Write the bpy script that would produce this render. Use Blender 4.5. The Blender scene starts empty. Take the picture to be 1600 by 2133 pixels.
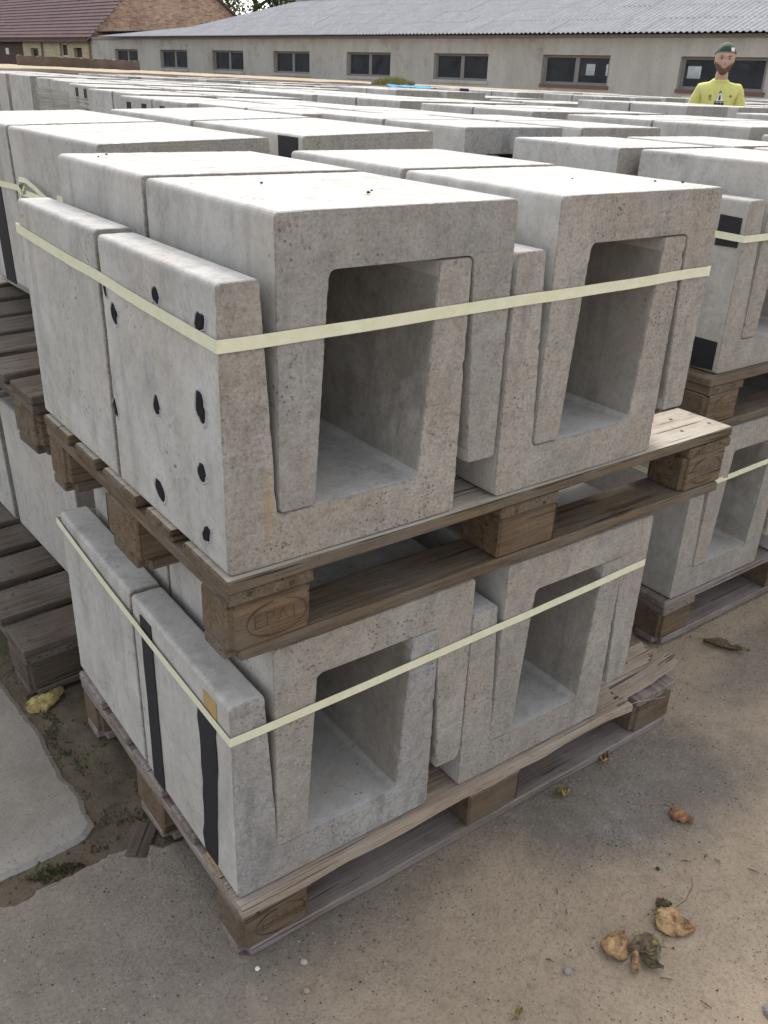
import bpy, bmesh, math, random
from mathutils import Vector, Matrix, noise
from mathutils.geometry import tessellate_polygon

# ------------------------------------------------------------------ camera, sky, sun, exposure
scene = bpy.context.scene
C = bpy.data.collections.new('scene_things'); scene.collection.children.link(C)
PI = math.pi

cam_data = bpy.data.cameras.new('camera'); cam = bpy.data.objects.new('camera', cam_data)
scene.collection.objects.link(cam); scene.camera = cam
CAM = Vector((-0.4732, -0.9703, 1.4236)); YAW, PIT, ROL = 0.91695, 0.45489, 0.04192
fwd = Vector((math.cos(YAW)*math.cos(PIT), math.sin(YAW)*math.cos(PIT), -math.sin(PIT)))
rt = Vector((math.sin(YAW), -math.cos(YAW), 0)); upv = rt.cross(fwd)
r2 = rt*math.cos(ROL) + upv*math.sin(ROL); u2 = -rt*math.sin(ROL) + upv*math.cos(ROL)
M = Matrix((r2, u2, -fwd)).transposed().to_4x4(); M.translation = CAM
cam.matrix_world = M
cam_data.sensor_fit = 'VERTICAL'; cam_data.sensor_height = 24.0
cam_data.lens = 1844.8/2133.0*24.0
cam_data.clip_start = 0.05; cam_data.clip_end = 2000
scene.render.resolution_x, scene.render.resolution_y = 768, 1024

SUN_AZ = math.radians(48)      # direction TO the sun, from +X towards +Y
SUN_EL = math.radians(47)
world = bpy.data.worlds.new('World'); scene.world = world; world.use_nodes = True
wn, wl = world.node_tree.nodes, world.node_tree.links
bg = wn['Background']
sky = wn.new('ShaderNodeTexSky'); sky.sky_type = 'NISHITA'; sky.sun_disc = False
sky.sun_elevation = SUN_EL; sky.sun_rotation = PI/2 - SUN_AZ
sky.air_density = 1.4; sky.dust_density = 4.0; sky.ozone_density = 1.0
hs = wn.new('ShaderNodeHueSaturation'); hs.inputs['Saturation'].default_value = 0.24
wl.new(sky.outputs[0], hs.inputs['Color']); wl.new(hs.outputs[0], bg.inputs['Color'])
bg.inputs['Strength'].default_value = 0.15

sd = bpy.data.lights.new('sun', 'SUN'); sun = bpy.data.objects.new('sun', sd); scene.collection.objects.link(sun)
sd.energy = 0.55; sd.angle = math.radians(7); sd.color = (1.0, 0.95, 0.85)
sdir = Vector((math.cos(SUN_AZ)*math.cos(SUN_EL), math.sin(SUN_AZ)*math.cos(SUN_EL), math.sin(SUN_EL)))
sun.rotation_euler = sdir.to_track_quat('Z', 'Y').to_euler()
vs = scene.view_settings
vs.view_transform = 'Standard'; vs.look = 'None'; vs.gamma = 1; vs.use_curve_mapping = False; vs.exposure = 1.14

rng = random.Random(7)

# ------------------------------------------------------------------ material helpers
def new_mat(name):
    m = bpy.data.materials.new(name); m.use_nodes = True
    nt = m.node_tree; b = nt.nodes['Principled BSDF']
    return m, nt, b
class NB:
    def __init__(s, nt): s.nt = nt; s.n = nt.nodes; s.l = nt.links
    def link(s, a, b): s.l.new(a, b)
    def inp(s, node, k, v):
        if v is None: return
        if hasattr(v, 'is_output'): s.l.new(v, node.inputs[k])
        else: node.inputs[k].default_value = v
    def coords(s, scale=(1,1,1), rand=True, world=False):
        if world: v = s.n.new('ShaderNodeNewGeometry').outputs['Position']
        else: v = s.n.new('ShaderNodeTexCoord').outputs['Object']
        if rand:
            oi = s.n.new('ShaderNodeObjectInfo')
            vm = s.n.new('ShaderNodeVectorMath'); vm.operation = 'SCALE'
            cx = s.n.new('ShaderNodeCombineXYZ')
            s.link(oi.outputs['Random'], cx.inputs[0]); s.link(oi.outputs['Random'], cx.inputs[2])
            s.link(cx.outputs[0], vm.inputs[0]); vm.inputs['Scale'].default_value = 53.0
            va = s.n.new('ShaderNodeVectorMath'); va.operation = 'ADD'
            s.link(v, va.inputs[0]); s.link(vm.outputs[0], va.inputs[1]); v = va.outputs[0]
        mp = s.n.new('ShaderNodeMapping'); s.link(v, mp.inputs[0]); mp.inputs['Scale'].default_value = scale
        return mp.outputs[0]
    def noise(s, v, scale, detail=4, rough=.6, dist=0):
        n = s.n.new('ShaderNodeTexNoise'); s.link(v, n.inputs['Vector'])
        n.inputs['Scale'].default_value = scale; n.inputs['Detail'].default_value = detail
        n.inputs['Roughness'].default_value = rough; n.inputs['Distortion'].default_value = dist
        return n.outputs['Fac']
    def voro(s, v, scale, feature='F1'):
        n = s.n.new('ShaderNodeTexVoronoi'); s.link(v, n.inputs['Vector']); n.inputs['Scale'].default_value = scale
        n.feature = feature
        return n.outputs['Distance']
    def ramp(s, v, a, b, lo=0., hi=1.):
        n = s.n.new('ShaderNodeMapRange'); n.clamp = True
        s.inp(n, 'Value', v); n.inputs['From Min'].default_value = a; n.inputs['From Max'].default_value = b
        n.inputs['To Min'].default_value = lo; n.inputs['To Max'].default_value = hi
        return n.outputs[0]
    def mix(s, f, a, b, mode='MIX'):
        n = s.n.new('ShaderNodeMix'); n.data_type = 'RGBA'; n.blend_type = mode
        s.inp(n, 0, f)
        for k, v in ((6, a), (7, b)):
            if hasattr(v, 'is_output'): s.link(v, n.inputs[k])
            else: n.inputs[k].default_value = (*v, 1) if len(v) == 3 else v
        return n.outputs[2]
    def math(s, op, a, b=None):
        n = s.n.new('ShaderNodeMath'); n.operation = op; s.inp(n, 0, a); s.inp(n, 1, b); return n.outputs[0]
    def bump(s, h, strength, dist, bsdf, prev=None):
        n = s.n.new('ShaderNodeBump'); n.inputs['Strength'].default_value = strength; n.inputs['Distance'].default_value = dist
        s.link(h, n.inputs['Height'])
        if prev: s.link(prev, n.inputs['Normal'])
        s.link(n.outputs[0], bsdf.inputs['Normal']); return n.outputs[0]
    def rnd(s): return s.n.new('ShaderNodeObjectInfo').outputs['Random']

def flat_mat(name, col, rough=.7, metal=0, spec=.3):
    m, nt, b = new_mat(name); nb = NB(nt)
    v = nb.coords(); n = nb.noise(v, 25, 5, .6)
    c = nb.mix(n, tuple(x*.82 for x in col), tuple(min(1, x*1.15) for x in col))
    nb.link(c, b.inputs['Base Color']); b.inputs['Roughness'].default_value = rough
    b.inputs['Metallic'].default_value = metal; b.inputs['Specular IOR Level'].default_value = spec
    return m

def concrete_mat(name, c1, c2, c3, rough_face=False, rust=None, tint=True):
    """c1 light, c2 mid, c3 dark; rough_face = trowelled end face with open pores"""
    m, nt, b = new_mat(name); nb = NB(nt)
    v = nb.coords(); vs_ = nb.coords((1, 1, .35))
    big = nb.noise(v, 4.5, 4, .55, .4); mid = nb.noise(vs_, 17, 7, .68)
    col = nb.mix(nb.ramp(big, .40, .60), c1, c2)
    col = nb.mix(nb.ramp(mid, .46, .66), col, c3)
    tan = nb.noise(v, 5.5, 4, .6)
    col = nb.mix(nb.ramp(tan, .47, .62, 0, .85 if rough_face else .6), col, tuple(a*bb for a, bb in zip(c2, (1.04, .98, .93))))
    mot = nb.noise(v, 44 if rough_face else 30, 5, .7)
    col = nb.mix(nb.ramp(mot, .50, .68, 0, .52 if rough_face else .30), col, tuple(a*.60 for a in c3))
    col = nb.mix(nb.ramp(mot, .46, .34, 0, .30 if rough_face else .25), col, tuple(min(1, a*1.15) for a in c1))
    fine = nb.noise(v, 170 if rough_face else 110, 3, .75)
    col = nb.mix(nb.ramp(fine, .50, .66, 0, .44 if rough_face else .15), col, (.09, .08, .07))
    col = nb.mix(nb.ramp(fine, .44, .34, 0, .16 if rough_face else .06), col, (.75, .72, .68))
    pv = nb.voro(v, 120 if rough_face else 75)
    clus = nb.noise(v, 9, 4, .65)
    pore = nb.math('MULTIPLY', nb.ramp(pv, .14, .27, 1, 0), nb.ramp(clus, .50 if rough_face else .56, .66))
    col = nb.mix(nb.math('MULTIPLY', pore, .7), col, (.06, .05, .043))
    stain = nb.noise(v, 7, 9, .82)
    col = nb.mix(nb.ramp(stain, .55, .72, 0, .6), col, (.15, .145, .15))
    if not rough_face:
        drip = nb.noise(nb.coords((1, 1, .12)), 20, 4, .6)
        col = nb.mix(nb.ramp(drip, .56, .70, 0, .35), col, tuple(a*.55 for a in c3))
        bloom = nb.noise(v, 3.3, 6, .75, .8)
        col = nb.mix(nb.ramp(bloom, .50, .66, 0, .55), col, (.60, .595, .585))
    if tint:
        col = nb.mix(nb.ramp(nb.rnd(), 0, 1, 0, .22), col, (.36, .335, .30))
    if rust:
        tc = nt.nodes.new('ShaderNodeTexCoord').outputs['Object']
        sx = nt.nodes.new('ShaderNodeSeparateXYZ'); nb.link(tc, sx.inputs[0])
        dx = nb.math('ABSOLUTE', nb.math('SUBTRACT', sx.outputs[0], rust[0]))
        dz = nb.math('ABSOLUTE', nb.math('SUBTRACT', sx.outputs[2], rust[1]))
        mk = nb.math('MULTIPLY', nb.ramp(nb.math('ADD', dx, nb.math('MULTIPLY', nb.noise(v, 40, 4), .02)), .006, .022, 1, 0), nb.ramp(dz, .02, .07, 1, 0))
        col = nb.mix(nb.math('MULTIPLY', mk, .65), col, (.38, .22, .07))
    nb.link(col, b.inputs['Base Color'])
    b.inputs['Roughness'].default_value = .88; b.inputs['Specular IOR Level'].default_value = .25
    h = nb.math('ADD', nb.math('MULTIPLY', fine, .5), nb.math('MULTIPLY', mid, .7))
    h = nb.math('SUBTRACT', h, nb.math('MULTIPLY', pore, .9))
    nb.bump(h, .8 if rough_face else .35, .004 if rough_face else .0025, b)
    return m

M_CAST = concrete_mat('cast_concrete', (.50, .49, .475), (.44, .43, .415), (.375, .365, .352))
M_INNER = concrete_mat('inner_concrete_shaded', (.35, .33, .305), (.30, .28, .255), (.24, .225, .205))  # darker than the outer faces: shade inside the channels put into the colour
M_END = concrete_mat('concrete_end_face', (.385, .362, .333), (.325, .303, .277), (.26, .243, .225), rough_face=True)
M_ENDRUST = concrete_mat('concrete_end_rust', (.385, .360, .328), (.325, .300, .270), (.255, .238, .215), rough_face=True, rust=(.066, .09))
M_ENDG = concrete_mat('concrete_end_grey', (.35, .34, .328), (.285, .277, .270), (.20, .196, .195), rough_face=True)
M_DIRTYEND = concrete_mat('concrete_end_blotched', (.37, .37, .375), (.30, .30, .305), (.16, .16, .168), rough_face=True)

def wood_mat(name, light, dark, grey=(.25, .235, .22), greymix=.45):
    m, nt, b = new_mat(name); nb = NB(nt)
    v = nb.coords((1.2, 22, 22)); v2 = nb.coords((1, 1, 1)); v3 = nb.coords((3, 90, 90))
    g = nb.noise(v, 3.0, 6, .65, .6); f = nb.noise(v3, 3.0, 4, .7)
    col = nb.mix(nb.ramp(g, .32, .66), dark, light)
    col = nb.mix(nb.ramp(nb.noise(v2, 6, 4, .6), .4, .7, 0, greymix*1.5), col, grey)
    col = nb.mix(nb.ramp(f, .52, .7, 0, .65), col, tuple(x*.35 for x in dark))
    crack = nb.ramp(nb.noise(nb.coords((1.5, 60, 60)), 2.2, 2, .5), .66, .69)
    col = nb.mix(nb.math('MULTIPLY', crack, .85), col, (.02, .016, .012))
    dirt = nb.noise(v2, 14, 6, .7)
    col = nb.mix(nb.ramp(dirt, .55, .75, 0, .5), col, (.06, .05, .04))
    col = nb.mix(nb.ramp(nb.rnd(), 0, 1, 0, .35), col, tuple(x*.55 for x in light))
    nb.link(col, b.inputs['Base Color']); b.inputs['Roughness'].default_value = .85; b.inputs['Specular IOR Level'].default_value = .2
    h = nb.math('ADD', g, nb.math('MULTIPLY', f, .6)); h = nb.math('SUBTRACT', h, crack)
    nb.bump(h, .6, .003, b)
    return m
M_WOOD_B = wood_mat('weathered_wood_brown', (.195, .142, .094), (.062, .044, .030), (.185, .160, .132), .6)
M_WOOD_BL = wood_mat('block_wood_brown', (.215, .148, .092), (.082, .055, .034), (.175, .150, .125), .5)
M_WOOD_G = wood_mat('weathered_wood_grey', (.30, .245, .215), (.12, .095, .082), (.30, .27, .26), .7)
M_WOOD_D = wood_mat('damp_wood_dark', (.15, .118, .092), (.065, .048, .038), (.18, .16, .145), .55)
M_WOOD_R = wood_mat('splintered_wood', (.50, .40, .31), (.20, .145, .105), (.40, .355, .325), .6)
M_FELT = flat_mat('black_felt', (.022, .022, .026), .75)
M_RUBBER = flat_mat('black_foam_plug', (.022, .022, .024), .95, spec=.1)
M_RIM = flat_mat('chalky_rim', (.37, .37, .385), .95)
M_TAN = flat_mat('tan_tape', (.42, .29, .12), .6)
M_NAIL = flat_mat('rusty_nail', (.09, .055, .04), .7, .3)
M_BURN = flat_mat('burned_brand', (.075, .053, .037), .9)

def strap_mat():
    m, nt, b = new_mat('woven_strap'); nb = NB(nt)
    v = nb.coords((1, 1, 1), rand=False)
    n = nb.noise(v, 60, 4, .6)
    w = nb.noise(v, 900, 1, .4)
    col = nb.mix(nb.ramp(n, .3, .7), (.68, .68, .47), (.76, .76, .60))
    nb.link(col, b.inputs['Base Color']); b.inputs['Roughness'].default_value = .45
    b.inputs['Subsurface Weight'].default_value = 0.0
    nb.bump(w, .3, .0006, b)
    return m
M_STRAP = strap_mat()

# ------------------------------------------------------------------ object helpers
def link(o, parent=None):
    C.objects.link(o)
    if parent is not None: o.parent = parent
    return o
def mesh_obj(name, me, mats=None, parent=None, loc=(0,0,0), rot=(0,0,0)):
    if mats and not me.materials:
        for mm in (mats if isinstance(mats, (list, tuple)) else [mats]): me.materials.append(mm)
    o = bpy.data.objects.new(name, me); o.location = loc; o.rotation_euler = rot
    return link(o, parent)
def tag(o, label=None, cat=None, group=None, kind=None):
    if label: o['label'] = label
    if cat: o['category'] = cat
    if group: o['group'] = group
    if kind: o['kind'] = kind
    return o
def empty(name, loc, rz=0, rx=0, ry=0):
    o = bpy.data.objects.new(name, None); o.empty_display_size = .1
    o.location = loc; o.rotation_euler = (rx, ry, rz); return link(o)
def from_data(name, vs_, fs, smooth=False):
    me = bpy.data.meshes.new(name); me.from_pydata(vs_, [], fs); me.update()
    if smooth:
        for p in me.polygons: p.use_smooth = True
    return me
def boxdata(x0, x1, y0, y1, z0, z1):
    v = [(x, y, z) for z in (z0, z1) for y in (y0, y1) for x in (x0, x1)]
    f = [(0,2,3,1), (4,5,7,6), (0,1,5,4), (2,6,7,3), (0,4,6,2), (1,3,7,5)]
    return v, f
class MB:
    def __init__(s): s.v = []; s.f = []; s.mi = []
    def add(s, v, f, mi=0):
        k = len(s.v); s.v += [tuple(a) for a in v]; s.f += [tuple(i+k for i in q) for q in f]; s.mi += [mi]*len(f); return s
    def box(s, *a, mi=0): v, f = boxdata(*a); return s.add(v, f, mi)
    def quad(s, a, b, c, d, mi=0): return s.add([a, b, c, d], [(0,1,2,3)], mi)
    def mesh(s, name, smooth=False):
        me = from_data(name, s.v, s.f, smooth)
        for p, i in zip(me.polygons, s.mi): p.material_index = i
        return me
def tube(points, radii, n=8):
    """swept tube along points"""
    vs_, fs = [], []; P = [Vector(p) for p in points]
    for i, p in enumerate(P):
        t = (P[min(i+1, len(P)-1)] - P[max(i-1, 0)]).normalized()
        a = t.cross(Vector((0,0,1)) if abs(t.z) < .9 else Vector((1,0,0))).normalized(); b = t.cross(a)
        r = radii[i] if isinstance(radii, (list, tuple)) else radii
        for k in range(n):
            an = 2*PI*k/n; vs_.append(tuple(p + a*math.cos(an)*r + b*math.sin(an)*r))
    for i in range(len(P)-1):
        for k in range(n):
            fs.append((i*n+k, i*n+(k+1) % n, (i+1)*n+(k+1) % n, (i+1)*n+k))
    fs.append(tuple(reversed(range(n)))); fs.append(tuple((len(P)-1)*n+k for k in range(n)))
    return vs_, fs

# ------------------------------------------------------------------ concrete channel (U-shaped) elements
def fillet(pts, rad, nseg):
    out = []; n = len(pts)
    for i in range(n):
        p = Vector(pts[i]); a = Vector(pts[i-1]); b = Vector(pts[(i+1) % n]); r = rad[i]
        da = (a-p).normalized(); db = (b-p).normalized(); half = da.angle(db)/2
        t = r/math.tan(half); c = p + (da+db).normalized()*(r/math.sin(half))
        s0 = p+da*t; e0 = p+db*t
        a0 = math.atan2(s0.y-c.y, s0.x-c.x); a1 = math.atan2(e0.y-c.y, e0.x-c.x)
        d = (a1-a0+PI) % (2*PI) - PI
        for k in range(nseg+1):
            an = a0+d*k/nseg; out.append((c.x+r*math.cos(an), c.y+r*math.sin(an)))
    return out
def resample(pts, step):
    out = []; n = len(pts)
    for i in range(n):
        a = Vector(pts[i]); b = Vector(pts[(i+1) % n]); L = (b-a).length; k = max(1, int(L/step))
        for j in range(k): out.append(tuple(a.lerp(b, j/k)))
    return out
_chan = {}
def channel_mesh(W, L, h, b, tt, tb, inv, fine, variant=0):
    key = (round(W,3), round(L,3), round(h,3), b, tt, tb, inv, fine, variant)
    if key in _chan: return _chan[key]
    pts = [(0,0), (W,0), (W,h), (W-tt,h), (W-tb,b), (tb,b), (tt,h), (0,h)]
    rad = [.009, .009, .008, .005, .012, .012, .005, .008]
    pr = fillet(pts, rad, 4 if fine else 2)
    if fine: pr = resample(pr, .006)
    if inv: pr = [(x, h-z) for x, z in reversed(pr)]
    n = len(pr); nor = []
    for i in range(n):
        a = Vector(pr[i-1]); c = Vector(pr[(i+1) % n]); t = (c-a).normalized(); nor.append(Vector((t.y, -t.x)))
    sd_ = 11.3*variant + (5 if inv else 0)
    def ring(y, inset, amp, chip=0):
        o = []
        for (x, z), nn in zip(pr, nor):
            q = Vector((x*85+sd_, z*85, y*20)); d = inset + amp*(noise.noise(q) + .8*noise.noise(q*2.3))
            if chip:
                cc = noise.noise(Vector((x*60+sd_*2, z*60, 3.3))); d += max(0, cc-.27)*chip
            o.append((x - nn.x*d, y + (amp*.6*noise.noise(q*1.7) if amp else 0), z - nn.y*d))
        return o
    if fine:
        rings = [ring(0, .0014, .0009, .007), ring(.003, .0001, .0004, .003), ring(.012, 0, 0), ring(L-.012, 0, 0), ring(L-.003, .0003, .0006), ring(L, .0016, .001, .005)]
    else:
        rings = [ring(0, .0022, 0), ring(.0035, 0, 0), ring(L-.0035, 0, 0), ring(L, .0022, 0)]
    vs_ = [p for r in rings for p in r]; fs = []; mi = []
    R = len(rings)
    for k in range(R-1):
        for i in range(n):
            j = (i+1) % n
            fs.append((k*n+j, k*n+i, (k+1)*n+i, (k+1)*n+j)); mi.append(1 if (k == 0 or k == R-2) else 0)
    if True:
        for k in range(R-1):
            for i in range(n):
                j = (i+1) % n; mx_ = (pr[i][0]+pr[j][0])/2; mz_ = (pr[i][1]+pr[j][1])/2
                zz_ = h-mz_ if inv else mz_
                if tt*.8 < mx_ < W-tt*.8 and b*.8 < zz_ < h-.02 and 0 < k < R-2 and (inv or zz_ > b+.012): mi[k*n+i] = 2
    tri = tessellate_polygon([[Vector((x, z, 0)) for x, z in pr]])
    for t in tri:
        a, b_, c = t
        ar = (pr[b_][0]-pr[a][0])*(pr[c][1]-pr[a][1]) - (pr[b_][1]-pr[a][1])*(pr[c][0]-pr[a][0])
        if ar < 0: b_, c = c, b_
        fs.append((a, b_, c)); mi.append(1)
        o = (R-1)*n; fs.append((o+a, o+c, o+b_)); mi.append(1)
    me = from_data('channel', vs_, fs)
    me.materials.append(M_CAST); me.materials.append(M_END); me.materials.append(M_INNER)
    for p, i in zip(me.polygons, mi): p.material_index = i
    bm = bmesh.new(); bm.from_mesh(me); bmesh.ops.recalc_face_normals(bm, faces=bm.faces); bm.to_mesh(me); bm.free()
    _chan[key] = me
    return me

TS = dict(W=.4127, L=.395, h=.409, b=.0764, tt=.0605, tb=.081)      # the small pattern
TM = dict(W=.462, L=.545, h=.412, b=.100, tt=.068, tb=.090)         # the bigger pattern behind
n_channels = 0
stuff_far = MB()
def channel(x, y, z, T, inv, label, group, fine=False, variant=0, rz=0, L=None, mat_end=None, W=None, scale_z=1):
    global n_channels
    T = dict(T)
    if L: T['L'] = L
    if W: T['W'] = W
    me = channel_mesh(T['W'], T['L'], T['h'], T['b'], T['tt'], T['tb'], inv, fine, variant)
    if mat_end:
        me = me.copy(); me.materials[1] = mat_end
    o = mesh_obj('concrete_channel', me, None, None, (x, y, z), (0, 0, rz)); o.scale.z = scale_z
    tag(o, label, 'concrete channel', group); n_channels += 1
    return o

# ------------------------------------------------------------------ pallets
_bm_cache = {}
def board_mesh(L, W, T, var=0, bev=.003, seg=10, wav=.0012, chamf=0):
    key = (L, W, T, var, bev, chamf)
    if key in _bm_cache: return _bm_cache[key]
    bm = bmesh.new(); bmesh.ops.create_cube(bm, size=1)
    for v in bm.verts: v.co = Vector((v.co.x*L, v.co.y*W, v.co.z*T))
    if chamf:
        es = [e for e in bm.edges if abs((e.verts[0].co-e.verts[1].co).z) > T*.9]
        bmesh.ops.bevel(bm, geom=es, offset=chamf, segments=2, affect='EDGES')
    if seg > 1:
        for k in range(1, seg):
            bmesh.ops.bisect_plane(bm, geom=bm.verts[:]+bm.edges[:]+bm.faces[:], plane_co=(-L/2+L*k/seg, 0, 0), plane_no=(1,0,0))
    es = [e for e in bm.edges if e.is_manifold and e.calc_face_angle(0) > .6]
    if bev: bmesh.ops.bevel(bm, geom=es, offset=bev, segments=1, affect='EDGES')
    for v in bm.verts:
        q = Vector((v.co.x*7+var*9.7, v.co.y*5, v.co.z*9+var))
        v.co.y += wav*2*noise.noise(q); v.co.z += wav*noise.noise(q*1.3+Vector((5,0,0)))
        v.co.x += wav*1.5*noise.noise(Vector((v.co.y*40+var, v.co.z*60, var)))*(1 if abs(v.co.x) > L*.45 else 0)
    me = bpy.data.meshes.new('board'); bm.to_mesh(me); bm.free(); _bm_cache[key] = me
    return me

def brand_mesh(text):
    """flat burned oval with letters, in the XZ plane facing -Y, about 0.1 m wide"""
    cu = bpy.data.curves.new('brand_text', 'FONT'); cu.body = text; cu.size = .036; cu.align_x = 'CENTER'; cu.align_y = 'CENTER'; cu.offset = -.0012; cu.space_character = 1.1
    o = bpy.data.objects.new('tmp', cu); scene.collection.objects.link(o)
    dg = bpy.context.evaluated_depsgraph_get(); me = bpy.data.meshes.new_from_object(o.evaluated_get(dg))
    bpy.data.objects.remove(o)
    k = len(me.vertices)
    vs_ = [(v.co.x, 0, v.co.y) for v in me.vertices]; fs = [tuple(p.vertices) for p in me.polygons]
    n = 48
    for i in range(n):
        a = 2*PI*i/n; w = .0009 + .0005*math.sin(3*a+1)
        vs_ += [((.051-w)*math.cos(a), 0, (.029-w)*math.sin(a)), ((.051+w)*math.cos(a), 0, (.029+w)*math.sin(a))]
    for i in range(n):
        if 9 < i < 13: continue
        j = (i+1) % n; fs.append((k+2*i, k+2*i+1, k+2*j+1, k+2*j))
    out = from_data('brand', vs_, fs); out.materials.append(M_BURN)
    return out
BRAND = brand_mesh('EPAL')

def dup_mesh_with(me, mat):
    key = (me.name, mat.name)
    if key not in _bm_cache:
        m2 = me.copy(); m2.materials.clear(); m2.materials.append(mat); _bm_cache[key] = m2
    return _bm_cache[key]

def pallet(x, y, z, rz, label, wood=M_WOOD_B, wood_block=M_WOOD_BL, LX=1.2, LY=.8, brands=(), skip_front=False, seed=0, group=None, shift=None):
    root = empty('wooden_pallet', (x, y, z), rz); tag(root, label, 'pallet', group)
    r = random.Random(seed)
    def piece(nm, L, W, T, cx, cy, cz, along_y=False, mat=wood, chamf=0, seg=8):
        me = dup_mesh_with(board_mesh(L, W, T, r.randrange(3), chamf=chamf, seg=seg), mat)
        o = mesh_obj(nm, me, None, root, (cx, cy, cz), (r.uniform(-.004, .004), r.uniform(-.002, .002), (PI/2 if along_y else 0)+r.uniform(-.003, .003)))
        return o
    s = LY/.8
    dw = [.145, .10, .145, .10, .145]; dy = [0, .18625, .3275, .51375, .655]
    if LY > 1.0: dw = [.092]*7; dy = [k*(.8-.092)/6 for k in range(7)]
    for i, (w, yy) in enumerate(zip(dw, dy)):
        if i == 0 and skip_front: continue
        piece('deck_board', LX, w*s, .0215, LX/2, (yy+w/2)*s, .133)
    for xx in (0, (LX-.145)/2, LX-.145):
        piece('stringer_board', LY-.002, .144, .0215, xx+.0725+(.001 if xx == 0 else 0), LY/2, .111, True)
    for i, xx in enumerate((0, (LX-.145)/2, LX-.145)):
        for j, (yy, w) in enumerate(((0, .1), (.3275, .145), (.7, .1))):
            o = piece('block', .1435, w*s-.001, .0775, xx+.0725, (yy+w/2)*s+(.0015 if j == 0 else 0), .061, mat=wood_block, chamf=.009 if (i != 1 and j != 1) else .002, seg=1)
            if j == 0 and i in brands:
                mesh_obj('burned_mark', BRAND, None, o, (.008 if i == 0 else 0, -(w*s-.001)/2-.0022, 0), (0, 0, 0))
    for yy, w in ((0, .1), (.3275, .145), (.7, .1)):
        piece('bottom_board', LX, w*s, .0215, LX/2, (yy+w/2)*s, .011, chamf=.018, mat=wood)
    nl = MB()
    for xx in (0, (LX-.145)/2, LX-.145):
        for yy, w in zip(dy, dw):
            for dx, dy_ in ((.03, .3), (.11, .3), (.07, .7)):
                cx, cy = xx+dx+r.uniform(-.008, .008), (yy+w*dy_)*s; n0 = len(nl.v)
                nl.add([(cx+.0045*math.cos(k*PI/4), cy+.0045*math.sin(k*PI/4), .1446) for k in range(8)], [tuple(range(8))])
        for dx in (.035, .105):
            cx = xx+dx; cz = .11+r.uniform(-.006, .006)
            nl.add([(cx+.0035*math.cos(k*PI/4), -.0012, cz+.0035*math.sin(k*PI/4)) for k in range(8)], [tuple(reversed(range(8)))])
    o = mesh_obj('nail_heads', nl.mesh('nail_heads'), M_NAIL, root); o['kind'] = 'stuff'
    return root

# ------------------------------------------------------------------ straps
def ribbon(points, width, name='strap_band', thick=.0007, closed=False):
    """vertical band: points are centre line, width along z"""
    vs_, fs = [], []; n = len(points)
    for i, p in enumerate(points):
        p = Vector(p); q = Vector(points[min(i+1, n-1)]) - Vector(points[max(i-1, 0)]); q.z = 0; q.normalize()
        nn = Vector((q.y, -q.x, 0))
        for dz, dn in ((-width/2, 0), (width/2, 0), (width/2, thick), (-width/2, thick)):
            vs_.append(tuple(p + nn*dn + Vector((0, 0, dz))))
    for i in range(n-1):
        for k in range(4): fs.append((i*4+k, (i+1)*4+k, (i+1)*4+(k+1) % 4, i*4+(k+1) % 4))
    fs.append((0,1,2,3)); e = (n-1)*4; fs.append((e+3, e+2, e+1, e))
    return from_data(name, vs_, fs)
def strap_loop(corners, width, label, sag=.0, parent=None):
    """corners = list of (x,y,z) clockwise seen from above so that the band's thickness lies outside"""
    pts = []
    for i in range(len(corners)-1):
        a = Vector(corners[i]); b = Vector(corners[i+1]); k = 10
        for j in range(k):
            t = j/k; p = a.lerp(b, t); p.z += -(sag+.0025*(b-a).length)*math.sin(PI*t) + .0022*noise.noise(Vector((p.x*6, p.y*6, 1))); pts.append(tuple(p))
    pts.append(tuple(corners[-1]))
    me = ribbon(pts, width); o = mesh_obj('packing_strap', me, M_STRAP)
    if label: tag(o, label, 'strap')
    return o

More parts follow.
